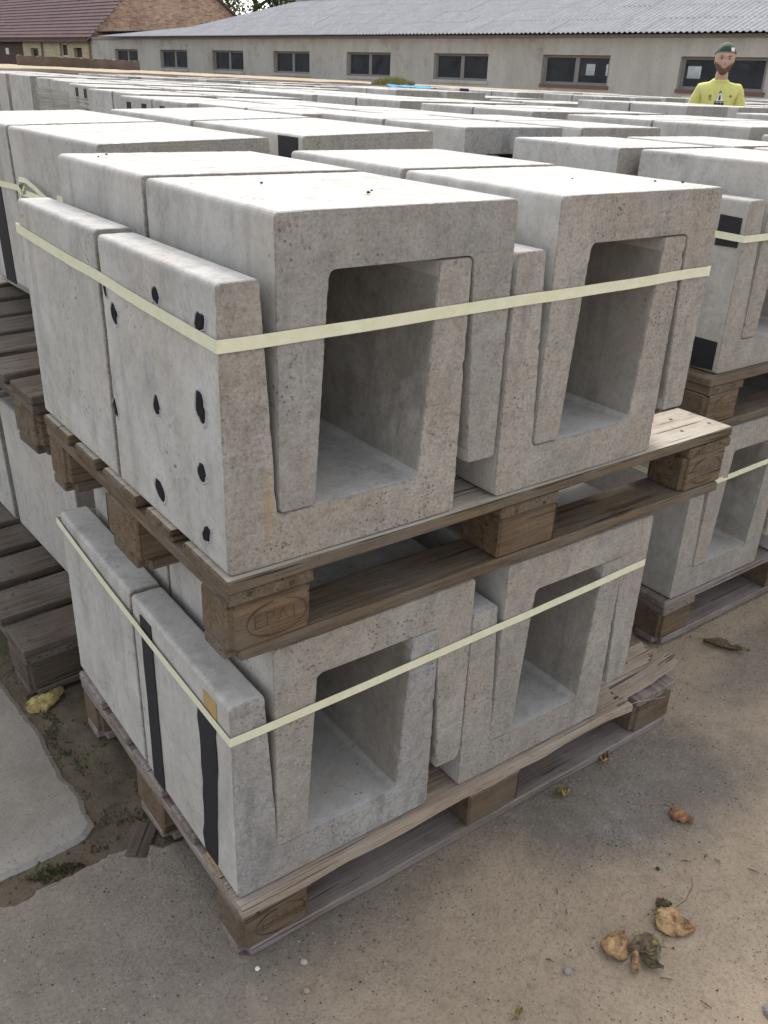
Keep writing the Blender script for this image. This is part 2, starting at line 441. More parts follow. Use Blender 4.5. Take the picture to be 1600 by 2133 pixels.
# ------------------------------------------------------------------ ground
def gz(x, y):
    t = max(0.0, (x+y)/1.414-1.5)
    return .075*(1-math.exp(-t*.30))
def ground_mat():
    m, nt, b = new_mat('sandy_concrete'); nb = NB(nt)
    v = nb.coords(rand=False, world=True)
    sx = nt.nodes.new('ShaderNodeSeparateXYZ'); nb.link(v, sx.inputs[0]); X, Y = sx.outputs[0], sx.outputs[1]
    big = nb.noise(v, 2.2, 6, .6, .5); mid = nb.noise(v, 9, 6, .7); fine = nb.noise(v, 120, 4, .8); vf = nb.noise(v, 420, 2, .6)
    conc = nb.mix(nb.ramp(mid, .35, .7), (.312, .270, .228), (.240, .208, .174))
    conc = nb.mix(nb.ramp(nb.noise(v, 3.1, 3), .5, .7, 0, .5), conc, (.23, .20, .17))
    sand = nb.mix(nb.ramp(mid, .35, .7), (.485, .385, .285), (.40, .318, .235))
    # sand covers the slab from x=0.1 on to the right, in drifts
    g = nb.math('ADD', nb.math('MULTIPLY', X, .9), nb.math('MULTIPLY', Y, -.55))
    g = nb.math('ADD', g, nb.math('MULTIPLY', nb.math('SUBTRACT', big, .5), 1.3))
    col = nb.mix(nb.ramp(g, -.02, .42), conc, sand)
    # damp dark patch in front of the stack
    def blob(cx, cy, rx, ry, ang=0):
        dx = nb.math('SUBTRACT', X, cx); dy = nb.math('SUBTRACT', Y, cy)
        ca, sa = math.cos(ang), math.sin(ang)
        a = nb.math('DIVIDE', nb.math('ADD', nb.math('MULTIPLY', dx, ca), nb.math('MULTIPLY', dy, sa)), rx)
        c = nb.math('DIVIDE', nb.math('SUBTRACT', nb.math('MULTIPLY', dy, ca), nb.math('MULTIPLY', dx, sa)), ry)
        d = nb.math('SQRT', nb.math('ADD', nb.math('MULTIPLY', a, a), nb.math('MULTIPLY', c, c)))
        return nb.math('ADD', d, nb.math('MULTIPLY', nb.math('SUBTRACT', nb.noise(v, 5.5, 7, .72), .5), 1.1))
    d1 = blob(.92, -.09, .40, .20, -.25)
    col = nb.mix(nb.ramp(d1, .65, 1.15, .85, 0), col, nb.mix(nb.ramp(mid, .3, .7), (.235, .21, .185), (.17, .155, .14)))
    d2 = blob(1.75, .02, .5, .12, .1)
    col = nb.mix(nb.ramp(d2, .6, 1.1, .6, 0), col, (.21, .19, .165))
    d3 = blob(.42, .0, .5, .09, -.05)
    col = nb.mix(nb.ramp(d3, .5, 1.2, .45, 0), col, (.17, .15, .125))
    lt = nb.ramp(nb.noise(v, 1.7, 7, .7), .60, .72, 0, .45)
    col = nb.mix(lt, col, (.34, .32, .30))
    # grains
    col = nb.mix(nb.ramp(fine, .52, .68, 0, .42), col, (.085, .07, .052))
    col = nb.mix(nb.ramp(fine, .44, .32, 0, .3), col, (.55, .50, .42))
    blot = nb.noise(v, 26, 6, .75)
    col = nb.mix(nb.ramp(blot, .52, .70, 0, .32), col, (.12, .10, .08))
    col = nb.mix(nb.ramp(blot, .46, .34, 0, .28), col, (.46, .42, .36))
    p = nb.voro(v, 95); pc = nb.noise(v, 7, 5, .7)
    col = nb.mix(nb.math('MULTIPLY', nb.ramp(p, .12, .2, .85, 0), nb.ramp(pc, .45, .62)), col, (.05, .042, .033))
    p2 = nb.voro(v, 48)
    col = nb.mix(nb.math('MULTIPLY', nb.ramp(p2, .07, .11, .8, 0), nb.ramp(nb.noise(v, 13, 3), .5, .6)), col, (.50, .47, .42))
    nb.link(col, b.inputs['Base Color']); b.inputs['Roughness'].default_value = .93; b.inputs['Specular IOR Level'].default_value = .15
    h = nb.math('ADD', nb.math('MULTIPLY', mid, 1.4), nb.math('MULTIPLY', fine, .9)); h = nb.math('ADD', h, nb.math('MULTIPLY', vf, .4))
    nb.bump(h, 1.0, .008, b)
    return m
M_GROUND = ground_mat()
def slab_mat():
    m, nt, b = new_mat('old_concrete_slab'); nb = NB(nt); v = nb.coords(rand=False, world=True)
    mid = nb.noise(v, 8, 7, .7); big = nb.noise(v, 2.6, 4); fine = nb.noise(v, 130, 4, .8)
    col = nb.mix(nb.ramp(mid, .35, .68), (.262, .238, .208), (.185, .168, .146))
    col = nb.mix(nb.ramp(big, .45, .65, 0, .6), col, (.23, .20, .18))
    sx = nt.nodes.new('ShaderNodeSeparateXYZ'); nb.link(v, sx.inputs[0])
    ed = nb.math('ADD', sx.outputs[1], nb.math('MULTIPLY', nb.noise(v, 6, 4), .16))
    col = nb.mix(nb.ramp(ed, .50, .64, .55, 0), col, (.38, .365, .35))
    col = nb.mix(nb.ramp(fine, .52, .72, 0, .5), col, (.08, .075, .065))
    col = nb.mix(nb.ramp(nb.voro(v, 60), .08, .13, .6, 0), col, (.06, .055, .045))
    nb.link(col, b.inputs['Base Color']); b.inputs['Roughness'].default_value = .92; b.inputs['Specular IOR Level'].default_value = .15
    nb.bump(nb.math('ADD', mid, nb.math('MULTIPLY', fine, .5)), .7, .006, b)
    return m
M_SLAB = slab_mat()
def dirt_mat():
    m, nt, b = new_mat('dirt_and_moss'); nb = NB(nt); v = nb.coords(rand=False, world=True)
    mid = nb.noise(v, 12, 7, .72); big = nb.noise(v, 5.5, 4, .6); fine = nb.noise(v, 110, 4, .8)
    col = nb.mix(nb.ramp(mid, .35, .68), (.17, .135, .10), (.095, .076, .056))
    col = nb.mix(nb.ramp(big, .54, .64, 0, .6), col, nb.mix(fine, (.085, .10, .045), (.17, .17, .10)))
    col = nb.mix(nb.ramp(fine, .58, .72, 0, .6), col, (.22, .17, .12))
    nb.link(col, b.inputs['Base Color']); b.inputs['Roughness'].default_value = .95; b.inputs['Specular IOR Level'].default_value = .1
    nb.bump(nb.math('ADD', mid, nb.math('MULTIPLY', fine, .6)), .9, .012, b)
    return m
M_DIRT = dirt_mat()

def jag(pts, step, amp, seed):
    out = []
    for i in range(len(pts)):
        a = Vector(pts[i]); b = Vector(pts[(i+1) % len(pts)]); L = (b-a).length
        if L > 3.5: out.append(tuple(a)); continue
        k = max(1, int(L/step)); nn = Vector((-(b-a).y, (b-a).x)).normalized()
        for j in range(k):
            p = a.lerp(b, j/k); d = amp*(noise.noise(Vector((p.x*9, p.y*9, seed))) + .6*noise.noise(Vector((p.x*34, p.y*34, seed))) + .55*noise.noise(Vector((p.x*95, p.y*95, seed)))) if j else 0
            out.append(tuple(p+nn*d))
    return out
def slab(name, outline, ztop, thick, mat, bev=.012):
    n = len(outline); cx = [Vector(p) for p in outline]
    vs_, fs = [], []
    for k, (dz, ins) in enumerate(((ztop, bev), (ztop-bev*.6, .001), (ztop-thick, 0))):
        for i in range(n):
            t = (cx[(i+1) % n]-cx[i-1]).normalized(); nn = Vector((t.y, -t.x))
            vs_.append((cx[i].x-nn.x*ins, cx[i].y-nn.y*ins, dz - (.002*abs(noise.noise(Vector((cx[i].x*20, cx[i].y*20, 0)))) if k == 0 else 0)))
    for k in range(2):
        for i in range(n):
            j = (i+1) % n; fs.append((k*n+i, (k+1)*n+i, (k+1)*n+j, k*n+j))
    for t in tessellate_polygon([[Vector((vs_[i][0], vs_[i][1], 0)) for i in range(n)]]): fs.append(tuple(t))
    me = from_data(name, vs_, fs); bm = bmesh.new(); bm.from_mesh(me); bmesh.ops.recalc_face_normals(bm, faces=bm.faces); bm.to_mesh(me); bm.free()
    o = mesh_obj(name, me, mat); o['kind'] = 'structure'; return o

# base terrain: one big sheet, a grid near, rising very slightly towards the sheds
vs_, fs = [], []
gx = [-200, -60, -20, -8, -4] + [-2+.5*i for i in range(60)] + [32, 60, 120, 300]
gy = [-200, -60, -20, -8, -4] + [-2+.5*i for i in range(60)] + [32, 60, 120, 300]
for yy in gy:
    for xx in gx: vs_.append((xx, yy, gz(xx, yy)-.036))
nx = len(gx)
for j in range(len(gy)-1):
    for i in range(nx-1): fs.append((j*nx+i, j*nx+i+1, (j+1)*nx+i+1, (j+1)*nx+i))
o = mesh_obj('ground', from_data('ground', vs_, fs), M_DIRT); o['kind'] = 'structure'
# dirt strip between slab and stacks, with relief
vs_, fs = [], []; N = 90
for j in range(N+1):
    for i in range(N+1):
        x = -.62+1.1*i/N; y = .28+1.5*j/N
        z = -.012 + .007*noise.noise(Vector((x*7, y*7, 0))) + .006*noise.noise(Vector((x*26, y*26, 4))) + .002*noise.noise(Vector((x*90, y*90, 4)))
        vs_.append((x, y, z))
for j in range(N):
    for i in range(N): fs.append((j*(N+1)+i, j*(N+1)+i+1, (j+1)*(N+1)+i+1, (j+1)*(N+1)+i))
o = mesh_obj('dirt_strip', from_data('dirt_strip', vs_, fs, True), M_DIRT); o['kind'] = 'structure'
slab('concrete_slab', jag([(-4, .62), (-.60, .47), (-.299, .434), (-.212, .435), (-.126, .447), (-.099, .470), (-.098, .502), (-.093, .569), (-.107, .645), (-.101, .726), (-.103, .849), (-.112, .92), (-.115, .99), (-.122, 1.084), (-.13, 1.6), (-.18, 3.0), (-4, 3.0)], .006, .005, 2), -.001, .06, M_SLAB)
# the sandy slab: near part flat, far part follows the rise
slab('yard_surface', jag([(-40, -40), (60, -40), (60, 1.2), (2.2, 1.3), (.22, 1.3), (.20, .40), (.04, .335), (-.007, .332), (-.039, .372), (-.105, .379), (-.182, .367), (-.25, .371), (-.268, .358), (-.317, .371), (-.60, .41), (-3.8, .57), (-40, .6)], .006, .007, 5), 0, .06, M_GROUND, bev=.008)
vs_, fs = [], []; gx2 = [.22+.8*i for i in range(40)]; gy2 = [1.29+.8*i for i in range(46)]
for yy in gy2:
    for xx in gx2: vs_.append((xx, yy, gz(xx, yy)+.002))
for j in range(len(gy2)-1):
    for i in range(len(gx2)-1): k = j*len(gx2)+i; fs.append((k, k+1, k+len(gx2)+1, k+len(gx2)))
o = mesh_obj('yard_surface', from_data('yard_surface', vs_, fs), M_GROUND); o['kind'] = 'structure'

# ------------------------------------------------------------------ stacks of channels
def S_matrix(x, y, z, rz=0, rx=0, ry=0):
    from mathutils import Euler
    return Matrix.Translation((x, y, z)) @ Euler((rx, ry, rz)).to_matrix().to_4x4()
def put(o, S):
    m = S @ o.matrix_basis; l, q, s = m.decompose(); o.location = l; o.rotation_euler = q.to_euler()

ROWN = {0: 'front', 1: 'rear'}
def load(S, z0, T, mirror=False, where='', group=None, fine=False, ix=.083, pitch=.5047, ystep=.405, row_dx=(0, 0), dz_row=(0, .006), rows=2, pairs=2, shared=None, mats=None, r=None, ystart=0):
    """two interlocked pairs side by side, two rows deep"""
    out = []
    iz = T['b']+.0018
    for row in range(rows):
        for p in range(pairs):
            xb = p*pitch + row_dx[row]; y = ystart+row*ystep
            j = (r.uniform(-.004, .004) if r else 0)
            for inv in (False, True):
                x = xb + (ix if inv != mirror else 0) + j
                z = z0 + (iz if inv else 0) + .0008
                side = ('left', 'right')[p] if pairs == 2 else ''
                kindw = 'upside-down' if inv else 'upright'
                lab = shared or '%s concrete channel, %s pair, %s row, %s' % (kindw, side, ROWN[row], where)
                me = (mats or {}).get((row, p, inv))
                o = channel(x, y + (r.uniform(-.004, .004) if r else 0), z, T, inv, lab, group, fine, rng.randrange(3) if fine else 0, mat_end=me, scale_z=1+dz_row[row] if not inv else 1+dz_row[row]*.5, rz=(r.uniform(-.006, .006) if r else 0))
                put(o, S); out.append(o)
    return out

I4 = Matrix.Identity(4)
# nearest stack, lower and upper load
P_LOW = pallet(-.002, .004, 0, -.004, 'splintered grey pallet on the ground under the nearest stack', M_WOOD_G, M_WOOD_BL, brands=(0,), skip_front=True, seed=3)
P_UP = pallet(0, 0, .6415, 0, 'brown pallet with burned oval marks between the two loads of the nearest stack', M_WOOD_B, M_WOOD_BL, brands=(0, 2), seed=5)
g1 = 'channels of the nearest stack'
lowS = S_matrix(.0028, .016, .144, -.0089)
low = load(lowS, 0, TS, where='lower load of the nearest stack', group=g1, fine=True, ix=.0772, pitch=.4918, ystep=.404, mats={(0, 0, False): M_DIRTYEND}, dz_row=(0, .004))
upS = S_matrix(.0084, .0096, .7855, 0)
up = load(upS, 0, TS, where='upper load of the nearest stack', group=g1, fine=True, ix=.083, pitch=.5047, ystep=.407, mats={(0, 0, False): M_ENDRUST, (0, 0, True): M_ENDG}, dz_row=(0, .012))

M_WOOD_P = wood_mat('sunlit_dusty_board_top', (.52, .46, .38), (.36, .30, .235), (.50, .47, .42), .7)  # pale dusty wood, with sunlight on the board tops painted into the colour
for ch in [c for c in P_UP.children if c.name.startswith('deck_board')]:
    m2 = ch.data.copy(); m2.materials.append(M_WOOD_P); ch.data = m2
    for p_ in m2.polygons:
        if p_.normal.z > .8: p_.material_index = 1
# stack at the right edge
g2 = 'channels of the stack at the right edge'
pallet(1.425, .215, .010, 0, 'brown pallet on the ground under the stack at the right edge', M_WOOD_G, M_WOOD_BL, seed=11)
pallet(1.42, .212, .652, .005, 'pallet with a branded block under the upper load at the right edge', M_WOOD_B, M_WOOD_BL, brands=(0,), seed=12)
load(S_matrix(1.45, .225, .154), 0, TS, where='lower load at the right edge', group=g2, fine=True, r=random.Random(4))
load(S_matrix(1.46, .23, .796), 0, TS, where='upper load at the right edge', group=g2, fine=True, row_dx=(0, -.05), ystep=.43, r=random.Random(5))

# stack directly behind the nearest one: leans a little
gB = 'channels of the leaning stack behind the nearest stack'
BS = S_matrix(.163, .940, 0, .045, .006, -.026); TB = dict(TS, L=.54)
def tilt(o): put(o, BS)
pb = pallet(-.24, .03, .0, 0, 'dark damp pallet sticking out left under the stack behind', M_WOOD_D, M_WOOD_D, seed=21, LY=1.2); tilt(pb)
pb = pallet(-.13, .0, .6415, 0, 'dark pallet with gaps under the upper load of the stack behind', M_WOOD_D, M_WOOD_B, seed=22, LY=1.2); tilt(pb)
load(BS @ S_matrix(-.02, .15, .144), 0, TB, where='lower load of the stack behind', group=gB, fine=False, ystep=.57, r=random.Random(6))
bup = load(BS @ S_matrix(.083, 0, .7925), 0, TB, mirror=True, where='upper load of the stack behind', group=gB, fine=True, ystep=.553)
# its tipped front timber
tb = mesh_obj('timber_batten', board_mesh(1.0, .05, .03, 2), M_WOOD_B, None, (.06, 1.50, .735), (.1, .02, 1.52)); tag(tb, 'loose weathered batten lying on the dark pallet at the left edge', 'batten')

# further stacks: (x, y of the front-left inverted channel's corner, top height, mirror, rows, where)
n_ind = 0
def pal_stuff(mb, S):
    for dw, yy in ((.145, 0), (.1, .18625), (.145, .3275), (.1, .51375), (.145, .655)):
        v, f = boxdata(0, 1.2, yy, yy+dw, .122, .144); mb.add([S @ Vector(p) for p in v], f)
    for xx in (0, .5275, 1.055):
        v, f = boxdata(xx, xx+.145, 0, .8, .1, .121); mb.add([S @ Vector(p) for p in v], f)
        for yy, w in ((0, .1), (.3275, .145), (.7, .1)):
            v, f = boxdata(xx, xx+.144, yy, yy+w, .0225, .0995); mb.add([S @ Vector(p) for p in v], f)
    for yy, w in ((0, .1), (.3275, .145), (.7, .1)):
        v, f = boxdata(0, 1.2, yy, yy+w, 0, .022); mb.add([S @ Vector(p) for p in v], f)
far_pal = MB()
def add_stuff_channel(S, T, inv):
    me = channel_mesh(T['W'], T['L'], T['h'], T['b'], T['tt'], T['tb'], inv, False, 0)
    stuff_far.v_off = len(stuff_far.v)
    k = len(stuff_far.v); stuff_far.v += [tuple(S @ v.co) for v in me.vertices]
    stuff_far.f += [tuple(i+k for i in p.vertices) for p in me.polygons]; stuff_far.mi += [p.material_index for p in me.polygons]
def stack_at(x, y, ztop, mirror=True, where='', shared=None, group=None, rz=0, individual=True, lower_stuff=True, seed=0, T=TS, pitch=.5047, dzr=None, lower=True):
    """x, y: front-left corner of the first upside-down channel of the upper load"""
    r = random.Random(seed*7+1)
    base = ztop-1.2755
    x0 = x if mirror else x-.083
    S = S_matrix(x0, y, base, rz)
    if individual:
        objs = load(S, .7855, T, mirror, where=where, group=group, r=r, shared=shared, pitch=pitch)
    else:
        objs = []
        for row in range(2):
            for p in range(2):
                for inv in (False, True):
                    add_stuff_channel(S @ S_matrix(p*pitch+(.083 if inv != mirror else 0)+r.uniform(-.006, .006), row*.405+r.uniform(-.006, .006), .7855+(.078 if inv else 0)+r.uniform(0, .006)), T, inv)
    if lower:
        for row in range(2):
            for p in range(2):
                for inv in (False, True):
                    add_stuff_channel(S @ S_matrix(p*pitch+(.083 if inv != mirror else 0), row*.405, .1445+(.078 if inv else 0)), T, inv)
    pal_stuff(far_pal, S @ S_matrix(-.05, 0, 0)); pal_stuff(far_pal, S @ S_matrix(-.05, 0, .6415))
    return objs

gG = 'channels of the long row behind the leaning stack'
G1 = stack_at(1.39, 1.14, 1.308, where='first stack of the long middle row', group=gG, seed=1, rz=.02)
G2 = stack_at(1.29, 1.90, 1.306, where='second stack of the long middle row', group=gG, seed=2, rz=.0, pitch=.5)
G3 = stack_at(1.27, 2.76, 1.304, where='third stack of the long middle row', group=gG, seed=3, rz=-.03)
G4 = stack_at(1.42, 3.62, 1.312, where='fourth stack of the long middle row', group=gG, seed=4, rz=-.04)
_m = G1[1].data.copy(); _m.materials[1] = M_DIRTYEND; G1[1].data = _m
gH = 'channels of the row left of the man'
stack_at(2.56, .97, 1.322, where='stack behind the one at the right edge', group=gH, seed=5, rz=.10)
stack_at(2.62, 2.10, 1.320, where='second stack of the row left of the man', group=gH, seed=6, rz=0)
stack_at(2.60, 3.05, 1.326, where='third stack of the row left of the man', group=gH, seed=7)
stack_at(2.70, 4.05, 1.322, where='fourth stack of the row left of the man', group=gH, seed=8)
stack_at(2.95, 5.05, 1.320, where='fifth stack of the row left of the man', group=gH, seed=9)
stack_at(4.16, 2.42, 1.352, where='stack the man stands behind', group='channels in front of the man', seed=10, rz=.03)
stack_at(3.92, 1.15, 1.335, where='stack right of and nearer than the man', group='channels in front of the man', seed=11)
stack_at(2.55, .12, 1.300, mirror=False, where='stack cut by the right edge', group='channels in front of the man', seed=12)
# wrapped stacks, far left
gW = 'channels of the film wrapped stacks at far left'
W1 = stack_at(1.60, 4.68, 1.318, where='first film wrapped stack at far left', group=gW, seed=13, rz=-.12)
W2 = stack_at(1.86, 5.75, 1.322, where='second film wrapped stack at far left', group=gW, seed=14, rz=-.10)
W3 = stack_at(2.10, 6.80, 1.322, where='third film wrapped stack at far left', group=gW, seed=15, rz=-.06)
W4 = stack_at(2.20, 7.95, 1.330, where='farthest film wrapped stack at far left', group=gW, seed=16, rz=-.05)

for k_, (x_, y_) in enumerate(((2.28, 9.0), (2.40, 10.1), (2.5, 11.2))): stack_at(x_, y_, 1.332, where='%s stack past the film wrapped ones' % ('first', 'second', 'last')[k_], group=gW, seed=60+k_, rz=-.05)
MAN = Vector((5.73, 3.33, 0))
stack_at(4.05, 5.0, 1.352, where='stack carrying the blue sheet', group='channels under the blue sheet', seed=77)
cells = []
for i in range(13):
    for j in range(14):
        x = 4.0 + i*1.42 + (.1 if j % 2 else 0); y = .2 + j*1.08 + .15*math.sin(i*2.1)
        if x < 5.0: x -= .15
        cells.append((x, y))
for j in range(6): cells.append((3.35+.12*j, 6.3+j*1.05))
fr = random.Random(99)
cells.sort(key=lambda c: (c[0]+.47)**2+(c[1]+.97)**2)
k_ind = 0
for (x, y) in cells:
    az = math.degrees(math.atan2(y+.97, x+.47))
    if az > 76 or az < 23: continue
    if math.hypot(x-4.66, y-2.8) < 1.15 or math.hypot(x-4.4, y-1.5) < 1.1 or x > 21.9-.0916*y-1.6: continue
    if abs(x+.5-MAN.x) < .95 and abs(y+.4-MAN.y) < .72: continue
    if y > 11.8 - .12*x: continue
    if abs(x-4.05) < 1.2 and abs(y-5.0) < 1.0: continue
    d = math.hypot(x, y)
    zt = 1.312 + fr.uniform(-.030, .026) + (.01 if d > 8 else 0)
    ind = n_channels <= 288
    az_w = [35.0, 39.6, 44.6, 49.4, 54.3, 58.9, 62.9, 66.4, 90]      # bearings between the shed windows, right to left
    wi = next(k for k, a_ in enumerate(az_w) if az < a_)
    wn_ = ('window behind the man', 'window next to the man\'s', 'third window from the right', 'fourth window from the right', 'fourth window from the left', 'third window from the left', 'second window from the left', 'leftmost window', 'brick house')[wi]
    near_ = 'nearer' if d < 8.5 else 'farther'
    stack_at(x, y, zt, mirror=fr.random() < .7, shared='concrete channel in the %s crowded stacks below the %s' % (near_, wn_), group='%s channels below the %s' % (near_, wn_), rz=fr.uniform(-.05, .05), individual=ind, seed=int(x*31+y*17), lower=(d < 9))
if stuff_far.v:
    me = stuff_far.mesh('far_channels'); me.materials.append(M_CAST); me.materials.append(M_END); me.materials.append(M_INNER)
    o = mesh_obj('far_concrete_channels', me); tag(o, 'pale concrete channels of the farthest stacks and the hidden lower loads', 'concrete channels', kind='stuff')
me = far_pal.mesh('far_pallets'); me.materials.append(M_WOOD_D)
o = mesh_obj('far_pallets', me); tag(o, 'dark pallets carrying the farther stacks of concrete channels', 'pallets', kind='stuff')

# ------------------------------------------------------------------ felt strips and other parts on the channels
def child_quad(parent, name, mat, pts_world, thick_dir, thick=.0015, label=None):
    """thin sheet on a face: world-space outline -> child of parent"""
    bpy.context.view_layer.update()
    inv = parent.matrix_world.inverted(); P = [Vector(p) for p in pts_world]; d = Vector(thick_dir).normalized()*thick
    n = len(P); vs_ = [inv @ p for p in P] + [inv @ (p+d) for p in P]
    fs = [tuple(range(n)), tuple(range(2*n-1, n-1, -1))] + [(i, (i+1) % n, n+(i+1) % n, n+i) for i in range(n)]
    me = from_data(name, [tuple(v) for v in vs_], fs); bm = bmesh.new(); bm.from_mesh(me); bmesh.ops.recalc_face_normals(bm, faces=bm.faces); bm.to_mesh(me); bm.free()
    o = mesh_obj(name, me, mat, parent)
    if label: o['label'] = label
    return o
def world_x(o): bpy.context.view_layer.update(); return o.matrix_world.translation
# load() order: row0 pair0 (U, inv), row0 pair1, row1 pair0, row1 pair1
lowU0 = low[0]
def wavy(y0a, y1a, z0, z1, n=10, amp=.003, seed=1, xp=.0012):
    L_, R_ = [], []
    for i in range(n+1):
        t = i/n; z = z1+(z0-z1)*t
        L_.append((xp+.0001*z, y1a[0]+(y1a[1]-y1a[0])*t+amp*noise.noise(Vector((t*5, seed, 0))), z))
        R_.append((xp+.0001*z, y0a[0]+(y0a[1]-y0a[0])*t+amp*noise.noise(Vector((t*5, seed+7, 0))), z))
    return L_+R_[::-1]
xl = .0028
child_quad(lowU0, 'felt_strip', M_FELT, wavy((.318, .322), (.366, .372), .150, .536, seed=2, xp=xl+.002), (-1, 0, 0), .0018)
child_quad(lowU0, 'felt_strip', M_FELT, wavy((.062, .092), (.128, .138), .158, .496, seed=5, amp=.012, xp=xl), (-1, 0, 0), .0018)
child_quad(lowU0, 'tan_tape', M_TAN, [(xl, .107, .535), (xl, .062, .535), (xl, .062, .498), (xl, .107, .508)], (-1, 0, 0), .0008)
child_quad(lowU0, 'tan_tape', M_TAN, [(xl, .135, .157), (xl, .098, .157), (xl, .082, .146), (xl, .135, .146)], (-1, 0, 0), .0008)
def rect_yz(x, y0, y1, z0, z1): return [(x, y1, z1), (x, y0, z1), (x, y0, z0), (x, y1, z0)]
# right-edge stack: two felt rectangles on the left channel's side
bpy.context.view_layer.update()
RU = [o for o in C.objects if o.name.startswith('concrete_channel') and o.get('label', '') == 'upright concrete channel, left pair, front row, upper load at the right edge'][0]
xr = RU.matrix_world.translation.x
child_quad(RU, 'felt_patch', M_FELT, [(xr-.001, .303, 1.168), (xr-.001, .245, 1.166), (xr-.001, .243, 1.100), (xr-.001, .303, 1.098)], (-1, 0, 0), .002)
child_quad(RU, 'felt_patch', M_FELT, [(xr-.001, .310, .876), (xr-.001, .243, .876), (xr-.001, .243, .806), (xr-.001, .310, .802)], (-1, 0, 0), .002)
def local_patch(o, y0, y1, z0, z1, name='felt_patch'):
    me = MB().box(-.0022, -.0004, y0, y1, z0, z1).mesh(name)
    return mesh_obj(name, me, M_FELT, o)
# strips on the upside-down channels (local z runs 0..h, h at the top)
local_patch(bup[5], .11, .19, .0, .335, 'felt_strip')
local_patch(bup[3], .020, .105, .02, .404, 'felt_strip')
for st, ids in ((G2, (1, 5)), (G3, (1, 5))):
    for k in ids:
        local_patch(st[k], .06, .115, .20, .385); local_patch(st[k], .25, .305, .20, .385)
local_patch(W1[1], .07, .14, .0, .39, 'felt_strip'); local_patch(W1[1], .27, .34, .0, .39, 'felt_strip'); local_patch(W1[5], .12, .19, .0, .39, 'felt_strip')

# black foam plugs cast in the side of the near channel
def plug(parent, y, z, ry, rz_, tiltf, seed):
    bpy.context.view_layer.update()
    r = random.Random(seed); n = 18; vs_ = [(0, 0, 0)]; fs = []
    for i in range(n):
        a = 2*PI*i/n; k = 1 + .45*noise.noise(Vector((math.cos(a)*1.6, math.sin(a)*1.6, seed*3.1))) + r.uniform(-.07, .07)
        yy = math.cos(a)*ry*1.25*k; zz = math.sin(a)*rz_*k
        vs_.append((-.0005, yy + tiltf*zz, zz))
    for i in range(n):
        a = 2*PI*i/n; vs_.append((-.0025, vs_[1+i][1]*.72, vs_[1+i][2]*.72))
    vs_[0] = (-.0016, 0, 0)
    for i in range(n):
        j = (i+1) % n; fs.append((1+i, 1+j, 1+n+j, 1+n+i)); fs.append((0, 1+n+i, 1+n+j))
    me = from_data('plug', vs_, fs); 
    bm = bmesh.new(); bm.from_mesh(me); bmesh.ops.recalc_face_normals(bm, faces=bm.faces); bm.to_mesh(me); bm.free()
    p = parent.matrix_world.translation
    rv, rf = [], []
    for i in range(n):
        ax, ay, az = vs_[1+i]; g = 1.16+.20*r.random() + (.30 if ay < 0 else 0)
        rv += [(-.0004, ay, az), (-.0017, ay*(1+(g-1)*.45), az*(1+(g-1)*.3)), (.0003, ay*g, az*(1+(g-1)*.6))]
    for i in range(n):
        j = (i+1) % n
        for q in (0, 1): rf.append((3*i+q, 3*j+q, 3*j+q+1, 3*i+q+1))
    rm = from_data('rim', rv, rf); bm = bmesh.new(); bm.from_mesh(rm); bmesh.ops.recalc_face_normals(bm, faces=bm.faces); bm.to_mesh(rm); bm.free()
    po = mesh_obj('foam_plug', me, M_RUBBER, parent, (-.0002, y-p.y, (z-p.z)/parent.scale.z))
    mesh_obj('rim', rm, M_RIM, po); return po
    return mesh_obj('foam_plug', me, M_RUBBER, parent, (-.0002, y-p.y, (z-p.z)/parent.scale.z))
upU0 = up[0]
for k, (y, z, a, b_, t) in enumerate([(.386, 1.115, .004, .009, .2), (.358, 1.085, .010, .014, .1), (.192, 1.145, .008, .012, .1), (.059, 1.137, .010, .015, -.3), (.393, .923, .006, .016, .1), (.218, .978, .009, .013, 0), (.068, 1.021, .0115, .019, .1), (.076, .923, .009, .014, 0), (.233, .836, .014, .017, .2), (.072, .828, .0095, .014, -.45)]):
    plug(upU0, y, z, a, b_, t, k+1)

# ------------------------------------------------------------------ straps
z1 = 1.122
strap_loop([(.0065, .83, 1.146), (.0065, .420, 1.131), (.0055, .0075, 1.118), (.43, .0075, 1.122), (1.0115, .0075, 1.127), (1.0115, .42, 1.13), (1.0115, .83, 1.135), (.50, .832, 1.14), (.0065, .83, 1.146)], .0175, 'pale yellow strap round the upper load of the nearest stack')
strap_loop([(-.0005+.006, .83, .530), (.0, .42, .508), (.0, .0135, .492), (.42, .010, .502), (.9805, .006, .519), (.9845, .40, .52), (.989, .82, .522), (.5, .826, .525), (.0055, .83, .530)], .0165, 'pale yellow strap round the lower load of the nearest stack')
strap_loop([(1.4055, 1.09, 1.135), (1.4575, .66, 1.128), (1.4575, .2275, 1.122), (1.9, .2275, 1.13), (2.464, .2275, 1.135), (2.464, 1.09, 1.135), (1.4055, 1.09, 1.135)], .016, 'pale yellow strap round the upper load at the right edge')
strap_loop([(1.4475, 1.05, .50), (1.4475, .2225, .49), (1.9, .2225, .498), (2.454, .2225, .50), (2.454, 1.05, .50), (1.4475, 1.05, .50)], .016, 'pale yellow strap round the lower load at the right edge')
